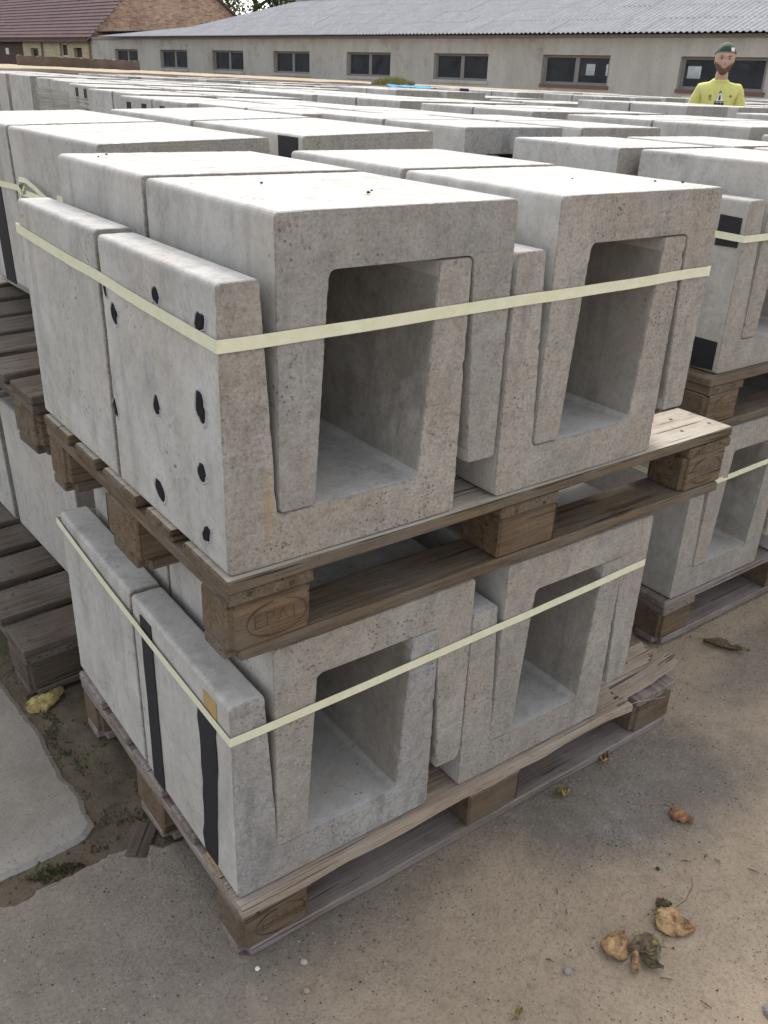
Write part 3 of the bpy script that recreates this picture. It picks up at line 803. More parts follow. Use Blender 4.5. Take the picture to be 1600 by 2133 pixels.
# strap of the leaning stack, with its knot
sb = strap_loop([(.163, 2.05, 1.135), (.190, 1.50, 1.142), (.205, 1.26, 1.148), (.2055, .925, 1.150), (.7, .915, 1.163), (1.13, .905, 1.175), (1.10, 2.09, 1.17), (.163, 2.05, 1.135)], .015, 'pale yellow strap with a loose knot round the stack behind')
kn = MB()
def loose(points, w=.012):
    vs_, fs = [], []; P = [Vector(p) for p in points]
    for i, p in enumerate(P):
        t = (P[min(i+1, len(P)-1)]-P[max(i-1, 0)]).normalized(); a = t.cross(Vector((-1, .2, .1))).normalized()
        a = (a + Vector((.0, 0, .25))).normalized()
        vs_ += [tuple(p-a*w/2), tuple(p+a*w/2)]
    for i in range(len(P)-1): fs.append((2*i, 2*i+2, 2*i+3, 2*i+1))
    kn.add(vs_, fs)
kx = .195
loose([(kx, 1.45, 1.143), (kx-.012, 1.42, 1.158), (kx-.02, 1.38, 1.172), (kx-.02, 1.33, 1.174), (kx-.016, 1.28, 1.163), (kx-.012, 1.24, 1.150), (kx-.008, 1.205, 1.140)])
loose([(kx-.004, 1.46, 1.142), (kx-.014, 1.40, 1.140), (kx-.016, 1.34, 1.142), (kx-.012, 1.27, 1.140), (kx-.008, 1.20, 1.136), (kx-.004, 1.17, 1.120)], .015)
loose([(kx-.008, 1.43, 1.16), (kx-.018, 1.40, 1.148), (kx-.02, 1.385, 1.135), (kx-.02, 1.40, 1.122), (kx-.016, 1.43, 1.112)], .010)
loose([(kx-.014, 1.38, 1.138), (kx-.02, 1.36, 1.150), (kx-.018, 1.35, 1.160)], .010)
mesh_obj('knot', kn.mesh('knot', True), M_STRAP, sb)

# ------------------------------------------------------------------ splintered front board of the lower pallet
def splinter_board(x0, x1, yf, yb, z0, z1, seed, ends=(0, 1), drop=0, rag_front=.004):
    """plank x0..x1 with ragged end(s): comb of fibres of different length"""
    r = random.Random(seed); mb = MB(); nfib = 9; W = yb-yf
    ys = [yf + W*k/nfib for k in range(nfib+1)]
    for k in range(nfib):
        a = x0 + (r.uniform(0, .05) if 0 in ends else 0); b = x1 - (r.uniform(0, .075)*(1 if k % 2 else .5) if 1 in ends else 0)
        n = 14; vs_, fs = [], []
        zz1 = z1 - r.uniform(0, .0022); zz0 = z0 + r.uniform(0, .0015)
        for i in range(n+1):
            x = a+(b-a)*i/n
            wf = rag_front*noise.noise(Vector((x*14, seed, 0))) + rag_front*.6*noise.noise(Vector((x*60, seed, 2))) if k == 0 else .0004*noise.noise(Vector((x*20, k, seed)))
            sag = drop*((x-x0)/(x1-x0))**2
            lift = .0012*noise.noise(Vector((x*9, k*.5, seed)))
            tz = zz0 + (.004*abs(noise.noise(Vector((x*25, seed, 9)))) if k == 0 else 0)
            y0_, y1_ = ys[k]+wf, ys[k+1]+.0002
            vs_ += [(x, y0_, tz-sag), (x, y1_, zz0-sag), (x, y1_, zz1+lift-sag), (x, y0_+.001, zz1+lift-sag-(.0015 if k == 0 else 0))]
        for i in range(n):
            for q in range(4): fs.append((i*4+q, i*4+(q+1) % 4, (i+1)*4+(q+1) % 4, (i+1)*4+q))
        fs.append((3, 2, 1, 0)); e = n*4; fs.append((e, e+1, e+2, e+3))
        mb.add(vs_, fs)
    me = mb.mesh('splinter_board'); bm = bmesh.new(); bm.from_mesh(me); bmesh.ops.recalc_face_normals(bm, faces=bm.faces); bm.to_mesh(me); bm.free()
    return me
o = mesh_obj('deck_board', splinter_board(.0, 1.02, -.010, .060, .1225, .1438, 3, ends=(1,), rag_front=.014), M_WOOD_R, P_LOW); o['label'] = 'front deck board split lengthwise with a ragged right end'
o = mesh_obj('deck_board', splinter_board(.0, 1.235, .062, .142, .1222, .1436, 8, ends=(1,)), M_WOOD_R, P_LOW); o['label'] = 'deck board with a splintered right end'
sh = splinter_board(.0, .235, .0, .034, .0, .020, 12, ends=(1,), drop=-.022)
o = mesh_obj('splinter', sh, M_WOOD_R, P_LOW, (1.005, .018, .1245), (0, .01, .03)); o['label'] = 'curled up splinter at the broken corner'
o = mesh_obj('splinter', from_data('s', *tube([(0,0,0), (.03, -.006, .003), (.07, -.018, .002), (.11, -.03, .001)], [.0016, .001, .0009, .0006], 5)), M_WOOD_R, P_LOW, (1.0, -.002, .132))
# broken plank end beside the short side and a bit of wood under the pallet
o = mesh_obj('wood_offcut', board_mesh(.10, .045, .022, 1), M_WOOD_D, None, (-.035, .375, -.010), (.10, .10, .9)); tag(o, 'short wood offcut lying in the dirt at the pallet\'s left side', 'wood offcut')

# ------------------------------------------------------------------ long grey shed
def wall_mat(name, a, b_, c):
    m, nt, b = new_mat(name); nb = NB(nt); v = nb.coords(rand=False, world=True)
    st = nb.coords((1, 1, .25), rand=False, world=True)
    col = nb.mix(nb.ramp(nb.noise(st, 1.6, 6, .65), .38, .64), a, b_)
    col = nb.mix(nb.ramp(nb.noise(v, .9, 5, .7), .52, .7, 0, .7), col, c)
    col = nb.mix(nb.ramp(nb.noise(v, 22, 5, .75), .5, .75, 0, .35), col, (.12, .11, .10))
    nb.link(col, b.inputs['Base Color']); b.inputs['Roughness'].default_value = .95; b.inputs['Specular IOR Level'].default_value = .1
    nb.bump(nb.noise(v, 14, 6, .7), .5, .02, b)
    return m
M_WALL = wall_mat('grey_render', (.47, .46, .435), (.395, .385, .36), (.27, .24, .21))
M_FRAME = flat_mat('grey_window_frame', (.23, .22, .215), .7)
M_SILL = flat_mat('red_brick_sill', (.17, .10, .088), .85)
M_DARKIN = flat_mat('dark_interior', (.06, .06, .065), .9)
def glass_mat():
    m, nt, b = new_mat('dusty_window_glass'); nb = NB(nt); v = nb.coords(rand=True)
    n = nb.noise(v, 2.5, 4, .6)
    tr = nt.nodes.new('ShaderNodeBsdfTransparent'); mx = nt.nodes.new('ShaderNodeMixShader')
    nb.link(nb.ramp(n, .3, .7, .30, .50), mx.inputs[0]); nb.link(tr.outputs[0], mx.inputs[1]); nb.link(b.outputs[0], mx.inputs[2])
    tr.inputs[0].default_value = (.8, .85, .9, 1)
    nb.link(nb.mix(n, (.045, .055, .07), (.10, .11, .12)), b.inputs['Base Color']); b.inputs['Roughness'].default_value = .12
    nb.link(mx.outputs[0], nt.nodes['Material Output'].inputs['Surface'])
    return m
M_GLASS = glass_mat()
def roof_mat():
    m, nt, b = new_mat('corrugated_fibre_cement'); nb = NB(nt); v = nb.coords(rand=False, world=True)
    oc = nb.coords((1, 1, 1))
    col = nb.mix(nb.ramp(nb.noise(oc, 1.4, 5, .65), .35, .68), (.36, .36, .38), (.28, .28, .30))
    col = nb.mix(nb.ramp(nb.rnd(), 0, 1, 0, .5), col, (.32, .32, .34))
    col = nb.mix(nb.ramp(nb.noise(v, 5, 7, .75), .53, .70, 0, .8), col, (.46, .46, .47))
    col = nb.mix(nb.ramp(nb.noise(v, 7.5, 5, .8), .56, .70, 0, .6), col, (.17, .165, .16))
    nb.link(col, b.inputs['Base Color']); b.inputs['Roughness'].default_value = .9; b.inputs['Specular IOR Level'].default_value = .15
    nb.bump(nb.noise(v, 30, 5, .7), .4, .01, b)
    return m
M_ROOF = roof_mat()

# local frame of the shed: s runs along the eave away from the camera, r runs back, z up
SO = Vector((21.753, 13.357, 0)); SD = Vector((-.0913, .9958, 0)).normalized(); SN = Vector((SD.y, -SD.x, 0))
shed = empty('shed', tuple(SO)); shed.rotation_euler = (0, 0, math.atan2(SN.y, SN.x))   # local x = back, local y = along
tag(shed, 'long low grey rendered shed with a corrugated roof and a row of small windows', 'shed')
# wall with openings: local x .35 (front face) .. .60
XW = .35; S0, S1 = -14.0, 38.1; ZT = 2.80
wins = [(.0, 2.5), (4.78, 7.26), (9.49, 11.99), (14.2, 16.67), (18.96, 21.40), (23.62, 26.08), (28.27, 30.78), (33.02, 35.45)]
wins = [(-9.4, -6.9), (-4.7, -2.2)] + wins
WZ0, WZ1 = 1.47, 2.26
mb = MB()
def wall_strip(mb, s0, s1, z0, z1): mb.box(XW, XW+.28, s0, s1, z0, z1)
wall_strip(mb, S0, S1, -.2, WZ0); wall_strip(mb, S0, S1, WZ1, ZT)
prev = S0
for a, b_ in wins: wall_strip(mb, prev, a, WZ0, WZ1); prev = b_
wall_strip(mb, prev, S1, WZ0, WZ1)
mesh_obj('front_wall', mb.mesh('front_wall'), M_WALL, shed)
# back wall with a few windows letting the daylight in, end walls, floor
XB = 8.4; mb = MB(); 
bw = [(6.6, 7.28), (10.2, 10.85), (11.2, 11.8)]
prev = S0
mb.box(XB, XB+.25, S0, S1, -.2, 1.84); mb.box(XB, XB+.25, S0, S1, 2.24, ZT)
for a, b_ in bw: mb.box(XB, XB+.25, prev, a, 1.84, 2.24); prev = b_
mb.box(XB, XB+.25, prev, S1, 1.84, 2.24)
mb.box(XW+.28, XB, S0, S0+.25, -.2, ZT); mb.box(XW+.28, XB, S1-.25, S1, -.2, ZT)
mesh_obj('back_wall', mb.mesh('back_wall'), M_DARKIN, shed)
for a, b_ in wins:
    w = MB(); e = .002
    fx = XW+.13
    w.box(fx, fx+.06, a+e, b_-e, WZ1-.07, WZ1-e); w.box(fx, fx+.06, a+e, b_-e, WZ0+e, WZ0+.07)
    mid_ = (a+b_)/2
    w.box(fx, fx+.06, a+e, a+.13, WZ0+.0705, WZ1-.0705); w.box(fx, fx+.06, b_-.09, b_-e, WZ0+.0705, WZ1-.0705); w.box(fx-.004, fx+.06, mid_-.075, mid_+.075, WZ0+.0705, WZ1-.0705)
    f = mesh_obj('window', w.mesh('window'), M_FRAME, shed)
    mesh_obj('pane', MB().box(fx+.025, fx+.031, a+.13, mid_-.075, WZ0+.07, WZ1-.07).mesh('pane'), M_GLASS, f)
    mesh_obj('pane', MB().box(fx+.025, fx+.031, mid_+.075, b_-.09, WZ0+.07, WZ1-.07).mesh('pane'), M_GLASS, f)
    mesh_obj('sill', MB().box(XW-.03, XW+.125, a-.06, b_+.02, WZ0-.10, WZ0-.003).mesh('sill'), M_SILL if a < 8 else M_WALL, shed)
# roof: corrugated sheets in five courses, wave 0.177 m
def roof_end(r):   # where the hip / far end cuts the roof
    pts = [(-.2, 38.3), (.9, 29.2), (2.74, 26.6), (4.2, 24.5)]
    for (r0, s0), (r1, s1) in zip(pts, pts[1:]):
        if r <= r1: return s0+(s1-s0)*(r-r0)/(r1-r0)
    return pts[-1][1]
SL = .38; WAVE = .177; NWV = 6; SW = WAVE*NWV
_rs = {}
def sheet_mesh(Ld):
    if Ld in _rs: return _rs[Ld]
    n = NWV*6; vs_, fs = [], []
    for (u, dz) in ((0, 0), (Ld, Ld*SL)):
        for side in (0, .012):
            for i in range(n+1):
                y = SW*i/n; vs_.append((u, y, dz+side+.021*math.cos(2*PI*y/WAVE)))
    m_ = n+1
    for i in range(n):
        fs.append((m_+i, 3*m_+i, 3*m_+i+1, m_+i+1)); fs.append((i, i+1, 2*m_+i+1, 2*m_+i)); fs.append((i, m_+i, m_+i+1, i+1)); fs.append((2*m_+i, 2*m_+i+1, 3*m_+i+1, 3*m_+i))
    me = from_data('roof_sheet', vs_, fs); me.materials.append(M_ROOF)
    bm = bmesh.new(); bm.from_mesh(me); bmesh.ops.recalc_face_normals(bm, faces=bm.faces); bm.to_mesh(me); bm.free()
    _rs[Ld] = me; return me
rr = random.Random(3)
courses = [(0, 1.12), (1.02, 1.12), (2.06, 1.12), (3.10, 1.06)]
for ci, (r0, ld) in enumerate(courses):
    s = S0-.4
    while s < roof_end(r0):
        sm = sheet_mesh(ld)
        if s+SW > min(roof_end(r0), roof_end(r0+ld)):      # cut along the hip
            bm = bmesh.new(); bm.from_mesh(sm); ea, eb = roof_end(r0)-s, roof_end(r0+ld)-s
            nn_ = Vector((ea-eb, ld, 0)).normalized()
            bmesh.ops.bisect_plane(bm, geom=bm.verts[:]+bm.edges[:]+bm.faces[:], plane_co=(0, ea, 0), plane_no=nn_, clear_outer=True)
            sm = bpy.data.meshes.new('roof_sheet'); bm.to_mesh(sm); bm.free(); sm.materials.append(M_ROOF)
            if not sm.vertices: s += SW; continue
        mesh_obj('roof_sheet', sm, None, shed, (r0, s+rr.uniform(-.008, .008), 2.815+r0*SL+.006*ci+rr.uniform(-.002, .003)), (0, rr.uniform(-.003, .003), rr.uniform(-.002, .002)))
        s += SW
# back slope and ridge cap
RX = 4.18; RZ = 2.83+RX*SL
me = MB().add([(RX, S0-.4, RZ), (RX, 24.6, RZ), (8.9, 24.6, 2.7), (8.9, S0-.4, 2.7)], [(0, 1, 2, 3)]).add([(RX, S0-.4, RZ-.05), (RX, 24.6, RZ-.05), (8.9, 24.6, 2.65), (8.9, S0-.4, 2.65)], [(3, 2, 1, 0)]).mesh('back_slope')
mesh_obj('back_slope', me, M_ROOF, shed)
me = MB().add([(.75, 29.5, 3.12), (RX, 24.6, RZ-.02), (8.9, 24.6, 2.72), (8.5, 38.2, 2.72), (.75, 38.2, 3.10)], [(0, 1, 2), (0, 2, 3, 4)]).mesh('hip'); mesh_obj('hip', me, M_ROOF, shed)
v, f = tube([(RX, S0-.4, RZ+.05), (RX, 24.9, RZ+.05)], .10, 8); mesh_obj('ridge_cap', from_data('ridge_cap', v, f, True), M_ROOF, shed)
mesh_obj('fascia', MB().box(.30, .345, S0, S1, 2.70, 2.785).mesh('fascia'), M_FRAME, shed)

# ------------------------------------------------------------------ brick house at the far left
def brick_mat(name, c1, c2, mortar, scale=1.0, xz=True):
    m, nt, b = new_mat(name); nb = NB(nt)
    tc = nt.nodes.new('ShaderNodeTexCoord').outputs['Object']
    sx = nt.nodes.new('ShaderNodeSeparateXYZ'); nb.link(tc, sx.inputs[0]); cx = nt.nodes.new('ShaderNodeCombineXYZ')
    nb.link(sx.outputs[0] if xz else sx.outputs[1], cx.inputs[0]); nb.link(sx.outputs[2], cx.inputs[1])
    br = nt.nodes.new('ShaderNodeTexBrick'); nb.link(cx.outputs[0], br.inputs['Vector'])
    br.inputs['Scale'].default_value = 1.0; br.inputs['Brick Width'].default_value = .27; br.inputs['Row Height'].default_value = .085
    br.inputs['Mortar Size'].default_value = .009; br.inputs['Mortar Smooth'].default_value = .3; br.inputs['Bias'].default_value = 0
    br.inputs['Color1'].default_value = (*c1, 1); br.inputs['Color2'].default_value = (*c2, 1); br.inputs['Mortar'].default_value = (*mortar, 1)
    v = nb.coords(rand=False, world=True)
    col = nb.mix(nb.ramp(nb.noise(v, 1.2, 5, .7), .45, .7, 0, .5), br.outputs['Color'], tuple(x*.55 for x in c2))
    col = nb.mix(nb.ramp(nb.noise(v, 6, 3, .6), .5, .7, 0, .4), col, tuple(min(1, x*1.3) for x in c1))
    nb.link(col, b.inputs['Base Color']); b.inputs['Roughness'].default_value = .95
    nb.bump(br.outputs['Fac'], -.6, .01, b)
    return m
M_BRICK = brick_mat('old_yellow_red_brick', (.50, .33, .215), (.25, .13, .088), (.40, .34, .29))
M_BRICKY = brick_mat('pale_yellow_brick', (.50, .43, .28), (.40, .33, .21), (.42, .38, .30), xz=False)
def tile_mat():
    m, nt, b = new_mat('dark_red_roof_tiles'); nb = NB(nt); v = nb.coords(rand=False, world=True)
    col = nb.mix(nb.ramp(nb.noise(v, 1.1, 5, .6), .35, .65), (.115, .058, .062), (.080, .042, .047))
    col = nb.mix(nb.ramp(nb.noise(v, 9, 5, .7), .5, .7, 0, .5), col, (.16, .11, .105))
    nb.link(col, b.inputs['Base Color']); b.inputs['Roughness'].default_value = .85
    return m
M_TILE = tile_mat()
M_WHITE = flat_mat('white_frame', (.62, .62, .60), .6); M_BROWN = flat_mat('dark_brown_boards', (.075, .045, .042), .8)
house = empty('brick_house', tuple(SO)); house.rotation_euler = shed.rotation_euler
tag(house, 'old yellow brick house with dark red tiled roof at far left', 'house')
HS0, HS1 = 38.15, 64.0
# long wall facing the yard (local x = .35), openings
ops = [(44.75-.35, 45.15+.15, 1.76, 2.50), (45.15+.35, 46.5, 1.76, 2.26)]
ops = [(39.33, 40.36, 1.83, 2.30), (41.16, 42.17, 1.85, 2.52), (44.40, 44.78, 1.80, 2.55), (45.2, 46.32, 1.76, 2.26)]
mb = MB(); mb.box(.35, .7, HS0, 47.4, -.2, 1.7); mb.box(.35, .7, HS0, 47.4, 2.62, 2.86); prev = HS0
for a, b_, z0, z1_ in ops:
    mb.box(.35, .7, prev, a, 1.7, 2.62); mb.box(.35, .7, a, b_, 1.7, z0) if z0 > 1.7 else None; mb.box(.35, .7, a, b_, z1_, 2.62); prev = b_
mb.box(.35, .7, prev, 47.4, 1.7, 2.62)
mesh_obj('wall', mb.mesh('wall'), M_BRICKY, house)
mesh_obj('board_wall', MB().box(.36, .7, 47.402, HS1, -.2, 2.86).mesh('board_wall'), M_BROWN, house)
mesh_obj('notice', MB().box(.345, .358, 49.7, 50.2, 1.9, 2.25).mesh('notice'), M_WHITE, house)
for i, (a, b_, z0, z1_) in enumerate(ops):
    if i in (1, 3):
        w = MB(); w.box(.50, .55, a, a+.07, z0, z1_); w.box(.50, .55, b_-.07, b_, z0, z1_); w.box(.50, .55, a+.07, b_-.07, z1_-.07, z1_); w.box(.50, .55, a+.07, b_-.07, z0, z0+.07)
        f = mesh_obj('window', w.mesh('window'), M_WHITE if i == 1 else M_FRAME, house)
        mesh_obj('pane', MB().box(.52, .53, a+.07, b_-.07, z0+.07, z1_-.07).mesh('pane'), M_GLASS, f)
    else:
        mesh_obj('shutter', MB().box(.56, .60, a+.001, b_-.001, z0+.001, z1_-.001).mesh('shutter'), M_BROWN, house)
mesh_obj('inner_wall', MB().box(1.5, 1.6, HS0+.3, HS1, -.2, 2.8).mesh('inner_wall'), M_DARKIN, house)
# gable facing the camera side (local y = HS0), local x .35 .. 9.3, apex
GX0, GX1, GZ = .35, 9.9, 2.86; AX = (GX0+GX1)/2; AZ = GZ + (AX-GX0)*.93
gy = HS0
prof = [(GX0, -.2), (GX1, -.2), (GX1, 4.2), (AX, AZ), (GX0, GZ)]
vs_ = [(x, gy, z) for x, z in prof] + [(x, gy+.3, z) for x, z in prof]
fs = [(0, 1, 2, 3, 4), (9, 8, 7, 6, 5)] + [(i, 5+i, 5+(i+1) % 5, (i+1) % 5) for i in range(5)]
GAB = mesh_obj('gable_wall', from_data('gable', [(x, y+.003, z) for x, y, z in vs_], fs), M_BRICK, house)
mb = MB()
for k in range(4): mb.box(5.6+k*.62-.05, 5.6+k*.62+.05, gy-.012, gy+.004, 6.05, 6.28)
mesh_obj('vent_hole', mb.mesh('vent_hole'), M_DARKIN, house)
# tiled front slope as overlapping courses of real steps
n = 26; ll = (AX-GX0)/n*1.02
for k in range(n):
    x0 = GX0-.28+k*(AX-GX0+.28)/n; x1_ = x0+(AX-GX0+.28)/n
    z0_ = GZ-.26+(x0-GX0+.28)*.93; z1_ = z0_+(x1_-x0)*.93
    ny = 60; vs_, fs = [], []
    for i in range(ny+1):
        y = gy-.18+(HS1-gy+.18)*i/ny
        vs_ += [(x0, y, z0_+.05+.012*noise.noise(Vector((k*3.1, y*2, 0)))), (x1_+.03, y, z1_+.03), (x0, y, z0_-.03)]
    for i in range(ny): a = 3*i; fs += [(a, a+1, a+4, a+3), (a+2, a, a+3, a+5)]
    mesh_obj('tile_course', from_data('tile_course', vs_, fs), M_TILE, house)
bs = MB().add([(AX-.05, gy-.18, AZ+.06), (AX-.05, HS1, AZ+.06), (GX1+.35, HS1, 3.95), (GX1+.35, gy-.18, 3.95)], [(0, 1, 2, 3)]).add([(AX-.05, gy-.18, AZ-.06), (AX-.05, HS1, AZ-.06), (GX1+.35, HS1, 3.83), (GX1+.35, gy-.18, 3.83)], [(0, 1, 2, 3)])
bs.quad((AX-.05, gy-.18, AZ+.06), (GX1+.35, gy-.18, 3.95), (GX1+.35, gy-.18, 3.83), (AX-.05, gy-.18, AZ-.06))
mesh_obj('back_roof', bs.mesh('back_roof'), M_TILE, house)
mesh_obj('eave_board', MB().box(.10, .34, HS0, HS1, 2.66, 2.80).mesh('eave_board'), M_BROWN, house)

# ------------------------------------------------------------------ sandy bank and low walls behind the stacks
M_BANK = wall_mat('sandy_rubble', (.44, .36, .25), (.34, .27, .19), (.22, .17, .12))
M_BANKD = wall_mat('brown_rubble_face', (.16, .12, .095), (.11, .085, .07), (.20, .16, .13))
def shed_pt(r, s): p = SO + SN*r + SD*s; return (p.x, p.y)
front = [(1.2, 18.2), (4.2, 17.0), (7.5, 15.2), (10.5, 13.6), (13.0, 12.6), (15.8, 12.4)]
N1 = 60; vs_, fs = [], []
def along(t):
    t *= len(front)-1; i = min(int(t), len(front)-2); f_ = t-i; return Vector(front[i]).lerp(Vector(front[i+1]), f_)
for i in range(N1+1):
    t = i/N1; a = along(t); b_ = Vector(shed_pt(-3.4+2.0*t, 37-19*t))
    for k in range(9):
        q = a.lerp(b_, k/8); z = 1.355 + .02*noise.noise(Vector((q.x*1.5, q.y*1.5, 0))) + .012*noise.noise(Vector((q.x*6, q.y*6, 0))) - .05*t + .012*k/8
        vs_.append((q.x, q.y, z))
    vs_.append((a.x-.02, a.y-.12, 1.31-.05*t)); vs_.append((a.x-.1, a.y-.4, 0.0))
for i in range(N1):
    for k in range(8): a = i*11+k; fs.append((a, a+1, a+12, a+11))
    a = i*11; fs += [(a+9, a, a+11, a+20), (a+10, a+9, a+20, a+21)]
me = from_data('sandy_bank', vs_, fs); me.materials.append(M_BANK); me.materials.append(M_BANKD)
for i, p in enumerate(me.polygons):
    if i % 10 >= 8: p.material_index = 1
o = mesh_obj('sandy_bank', me); o['kind'] = 'structure'
# low rough wall in front of the far sheds
mb = MB(); pa = Vector((10.6, 37.0)); pb_ = Vector((14.14, 34.2)); n = 60
for i in range(n):
    t0, t1 = i/n, (i+1)/n; a = pa.lerp(pb_, t0); b_ = pa.lerp(pb_, t1); h0 = 1.69-.03*t0+.04*noise.noise(Vector((i*.5, 0, 0))); h1 = 1.69-.03*t1+.04*noise.noise(Vector(((i+1)*.5, 0, 0)))
    mb.add([(a.x, a.y, 0), (b_.x, b_.y, 0), (b_.x, b_.y, h1), (a.x, a.y, h0), (a.x, a.y+.4, 0), (b_.x, b_.y+.4, 0), (b_.x, b_.y+.4, h1), (a.x, a.y+.4, h0)], [(0,1,2,3), (3,2,6,7), (5,4,7,6)] + ([(4,0,3,7)] if i == 0 else []) + ([(1,5,6,2)] if i == n-1 else []))
me = mb.mesh('rubble_wall'); o = mesh_obj('rubble_wall', me, M_BANKD); tag(o, 'low rough brown wall in front of the brick house', 'wall')

# grass tuft on the bank in front of the fifth window
def grass(name, centre, rx, ry, h, n, mat, seed):
    r = random.Random(seed); mb = MB()
    for i in range(n):
        a = r.uniform(0, 2*PI); q = math.sqrt(r.random()); x = centre[0]+rx*q*math.cos(a); y = centre[1]+ry*q*math.sin(a); z = centre[2]
        hh = h*r.uniform(.4, 1)*(1-.6*q*q); an = r.uniform(0, 2*PI); w = h*.035; lx, ly = r.uniform(-.5, .5)*hh, r.uniform(-.5, .5)*hh
        c, s = math.cos(an)*w, math.sin(an)*w
        mb.add([(x-c, y-s, z), (x+c, y+s, z), (x+c*.7+lx*.4, y+s*.7+ly*.4, z+hh*.6), (x-c*.7+lx*.4, y-s*.7+ly*.4, z+hh*.6), (x+lx, y+ly, z+hh)], [(0,1,2,3), (3,2,4)])
    return mesh_obj(name, mb.mesh(name), mat)
M_GRASS = flat_mat('dry_green_grass', (.22, .22, .08), .8)
M_MOSS = flat_mat('moss', (.07, .08, .035), .95)
gt = grass('grass_tuft', (9.85, 12.75, 1.32), .42, .3, .19, 900, M_GRASS, 4); tag(gt, 'low dry grass growing on the bank before the shed', 'grass', kind='stuff')
bl = MB(); nb_ = 8
vs_, fs = [], []
for i in range(nb_+1):
    for j in range(nb_+1):
        x = .36*i/nb_; y = .22*j/nb_; vs_.append((x, y, .004+.020*abs(noise.noise(Vector((x*9, y*9, 0))))+.012*(j/nb_)))
for i in range(nb_):
    for j in range(nb_): a = i*(nb_+1)+j; fs.append((a, a+nb_+1, a+nb_+2, a+1))
M_BLUE = flat_mat('light_blue_plastic', (.07, .30, .62), .9, spec=.05)
o = mesh_obj('plastic_sheet', from_data('plastic_sheet', vs_, fs, True), M_BLUE, None, (4.18, 5.22, 1.3605), (0, 0, -.35)); tag(o, 'light blue plastic sheet lying on a stack top below the sixth window', 'plastic sheet')
bpy.context.view_layer.update()
M_NAVY = flat_mat('navy_plastic', (.02, .025, .10), .5)
bmx = bmesh.new(); bmesh.ops.create_cube(bmx, size=1)
for v in bmx.verts: v.co = Vector((v.co.x*.07, v.co.y*.05, v.co.z*.035+.0175))
bmesh.ops.bevel(bmx, geom=bmx.edges[:], offset=.005, segments=2, affect='EDGES'); me = bpy.data.meshes.new('box'); bmx.to_mesh(me); bmx.free()
o = mesh_obj('plastic_box', me, M_NAVY, None, (5.05, 5.36, 1.338)); tag(o, 'tiny navy blue box on the stack tops right of the blue sheet', 'box')

# ------------------------------------------------------------------ film round the far left stacks
def film_mat():
    m, nt, b = new_mat('stretch_film'); nb = NB(nt)
    v = nb.coords((.6, .6, 26), rand=False, world=True)
    n = nb.noise(v, 3.0, 4, .6, .8)
    tr = nt.nodes.new('ShaderNodeBsdfTransparent'); mx = nt.nodes.new('ShaderNodeMixShader')
    nb.link(nb.ramp(n, .40, .62, .45, .9), mx.inputs[0]); nb.link(tr.outputs[0], mx.inputs[1]); nb.link(b.outputs[0], mx.inputs[2])
    b.inputs['Base Color'].default_value = (.33, .34, .30, 1); b.inputs['Roughness'].default_value = .3
    nb.bump(n, .8, .004, b)
    nb.link(mx.outputs[0], nt.nodes['Material Output'].inputs['Surface']); return m
M_FILM = film_mat()
for st, yaw_, nm in ((W1, -.12, 'nearest'), (W2, -.10, 'middle'), (W3, -.06, 'third')):
    bpy.context.view_layer.update()
    p = st[1].matrix_world.translation; z0 = p.z-.08
    vs_, fs = [], []; a = .012; nzz = 14; ring = []
    for (x0, y0, x1, y1) in ((-a, .83, -a, -a), (-a, -a, 1.03, -a), (1.03, -a, 1.03, .83), (1.03, .83, -a, .83)):
        for k in range(8): ring.append((x0+(x1-x0)*k/8, y0+(y1-y0)*k/8))
    for k in range(nzz+1):
        z = .40*k/nzz+.02
        for i, (x, y) in enumerate(ring):
            d = .004*noise.noise(Vector((x*3, y*3, k*1.7)))
            vs_.append((x+d*(1 if x > .5 else -1), y+d, z))
    nr = len(ring)
    for k in range(nzz):
        for i in range(nr): j = (i+1) % nr; fs.append((k*nr+i, k*nr+j, (k+1)*nr+j, (k+1)*nr+i))
    o = mesh_obj('stretch_film', from_data('stretch_film', vs_, fs, True), M_FILM, None, (p.x, p.y, z0), (0, 0, yaw_))
    tag(o, 'creased clear stretch film round the %s wrapped stack at far left' % nm, 'film wrap')

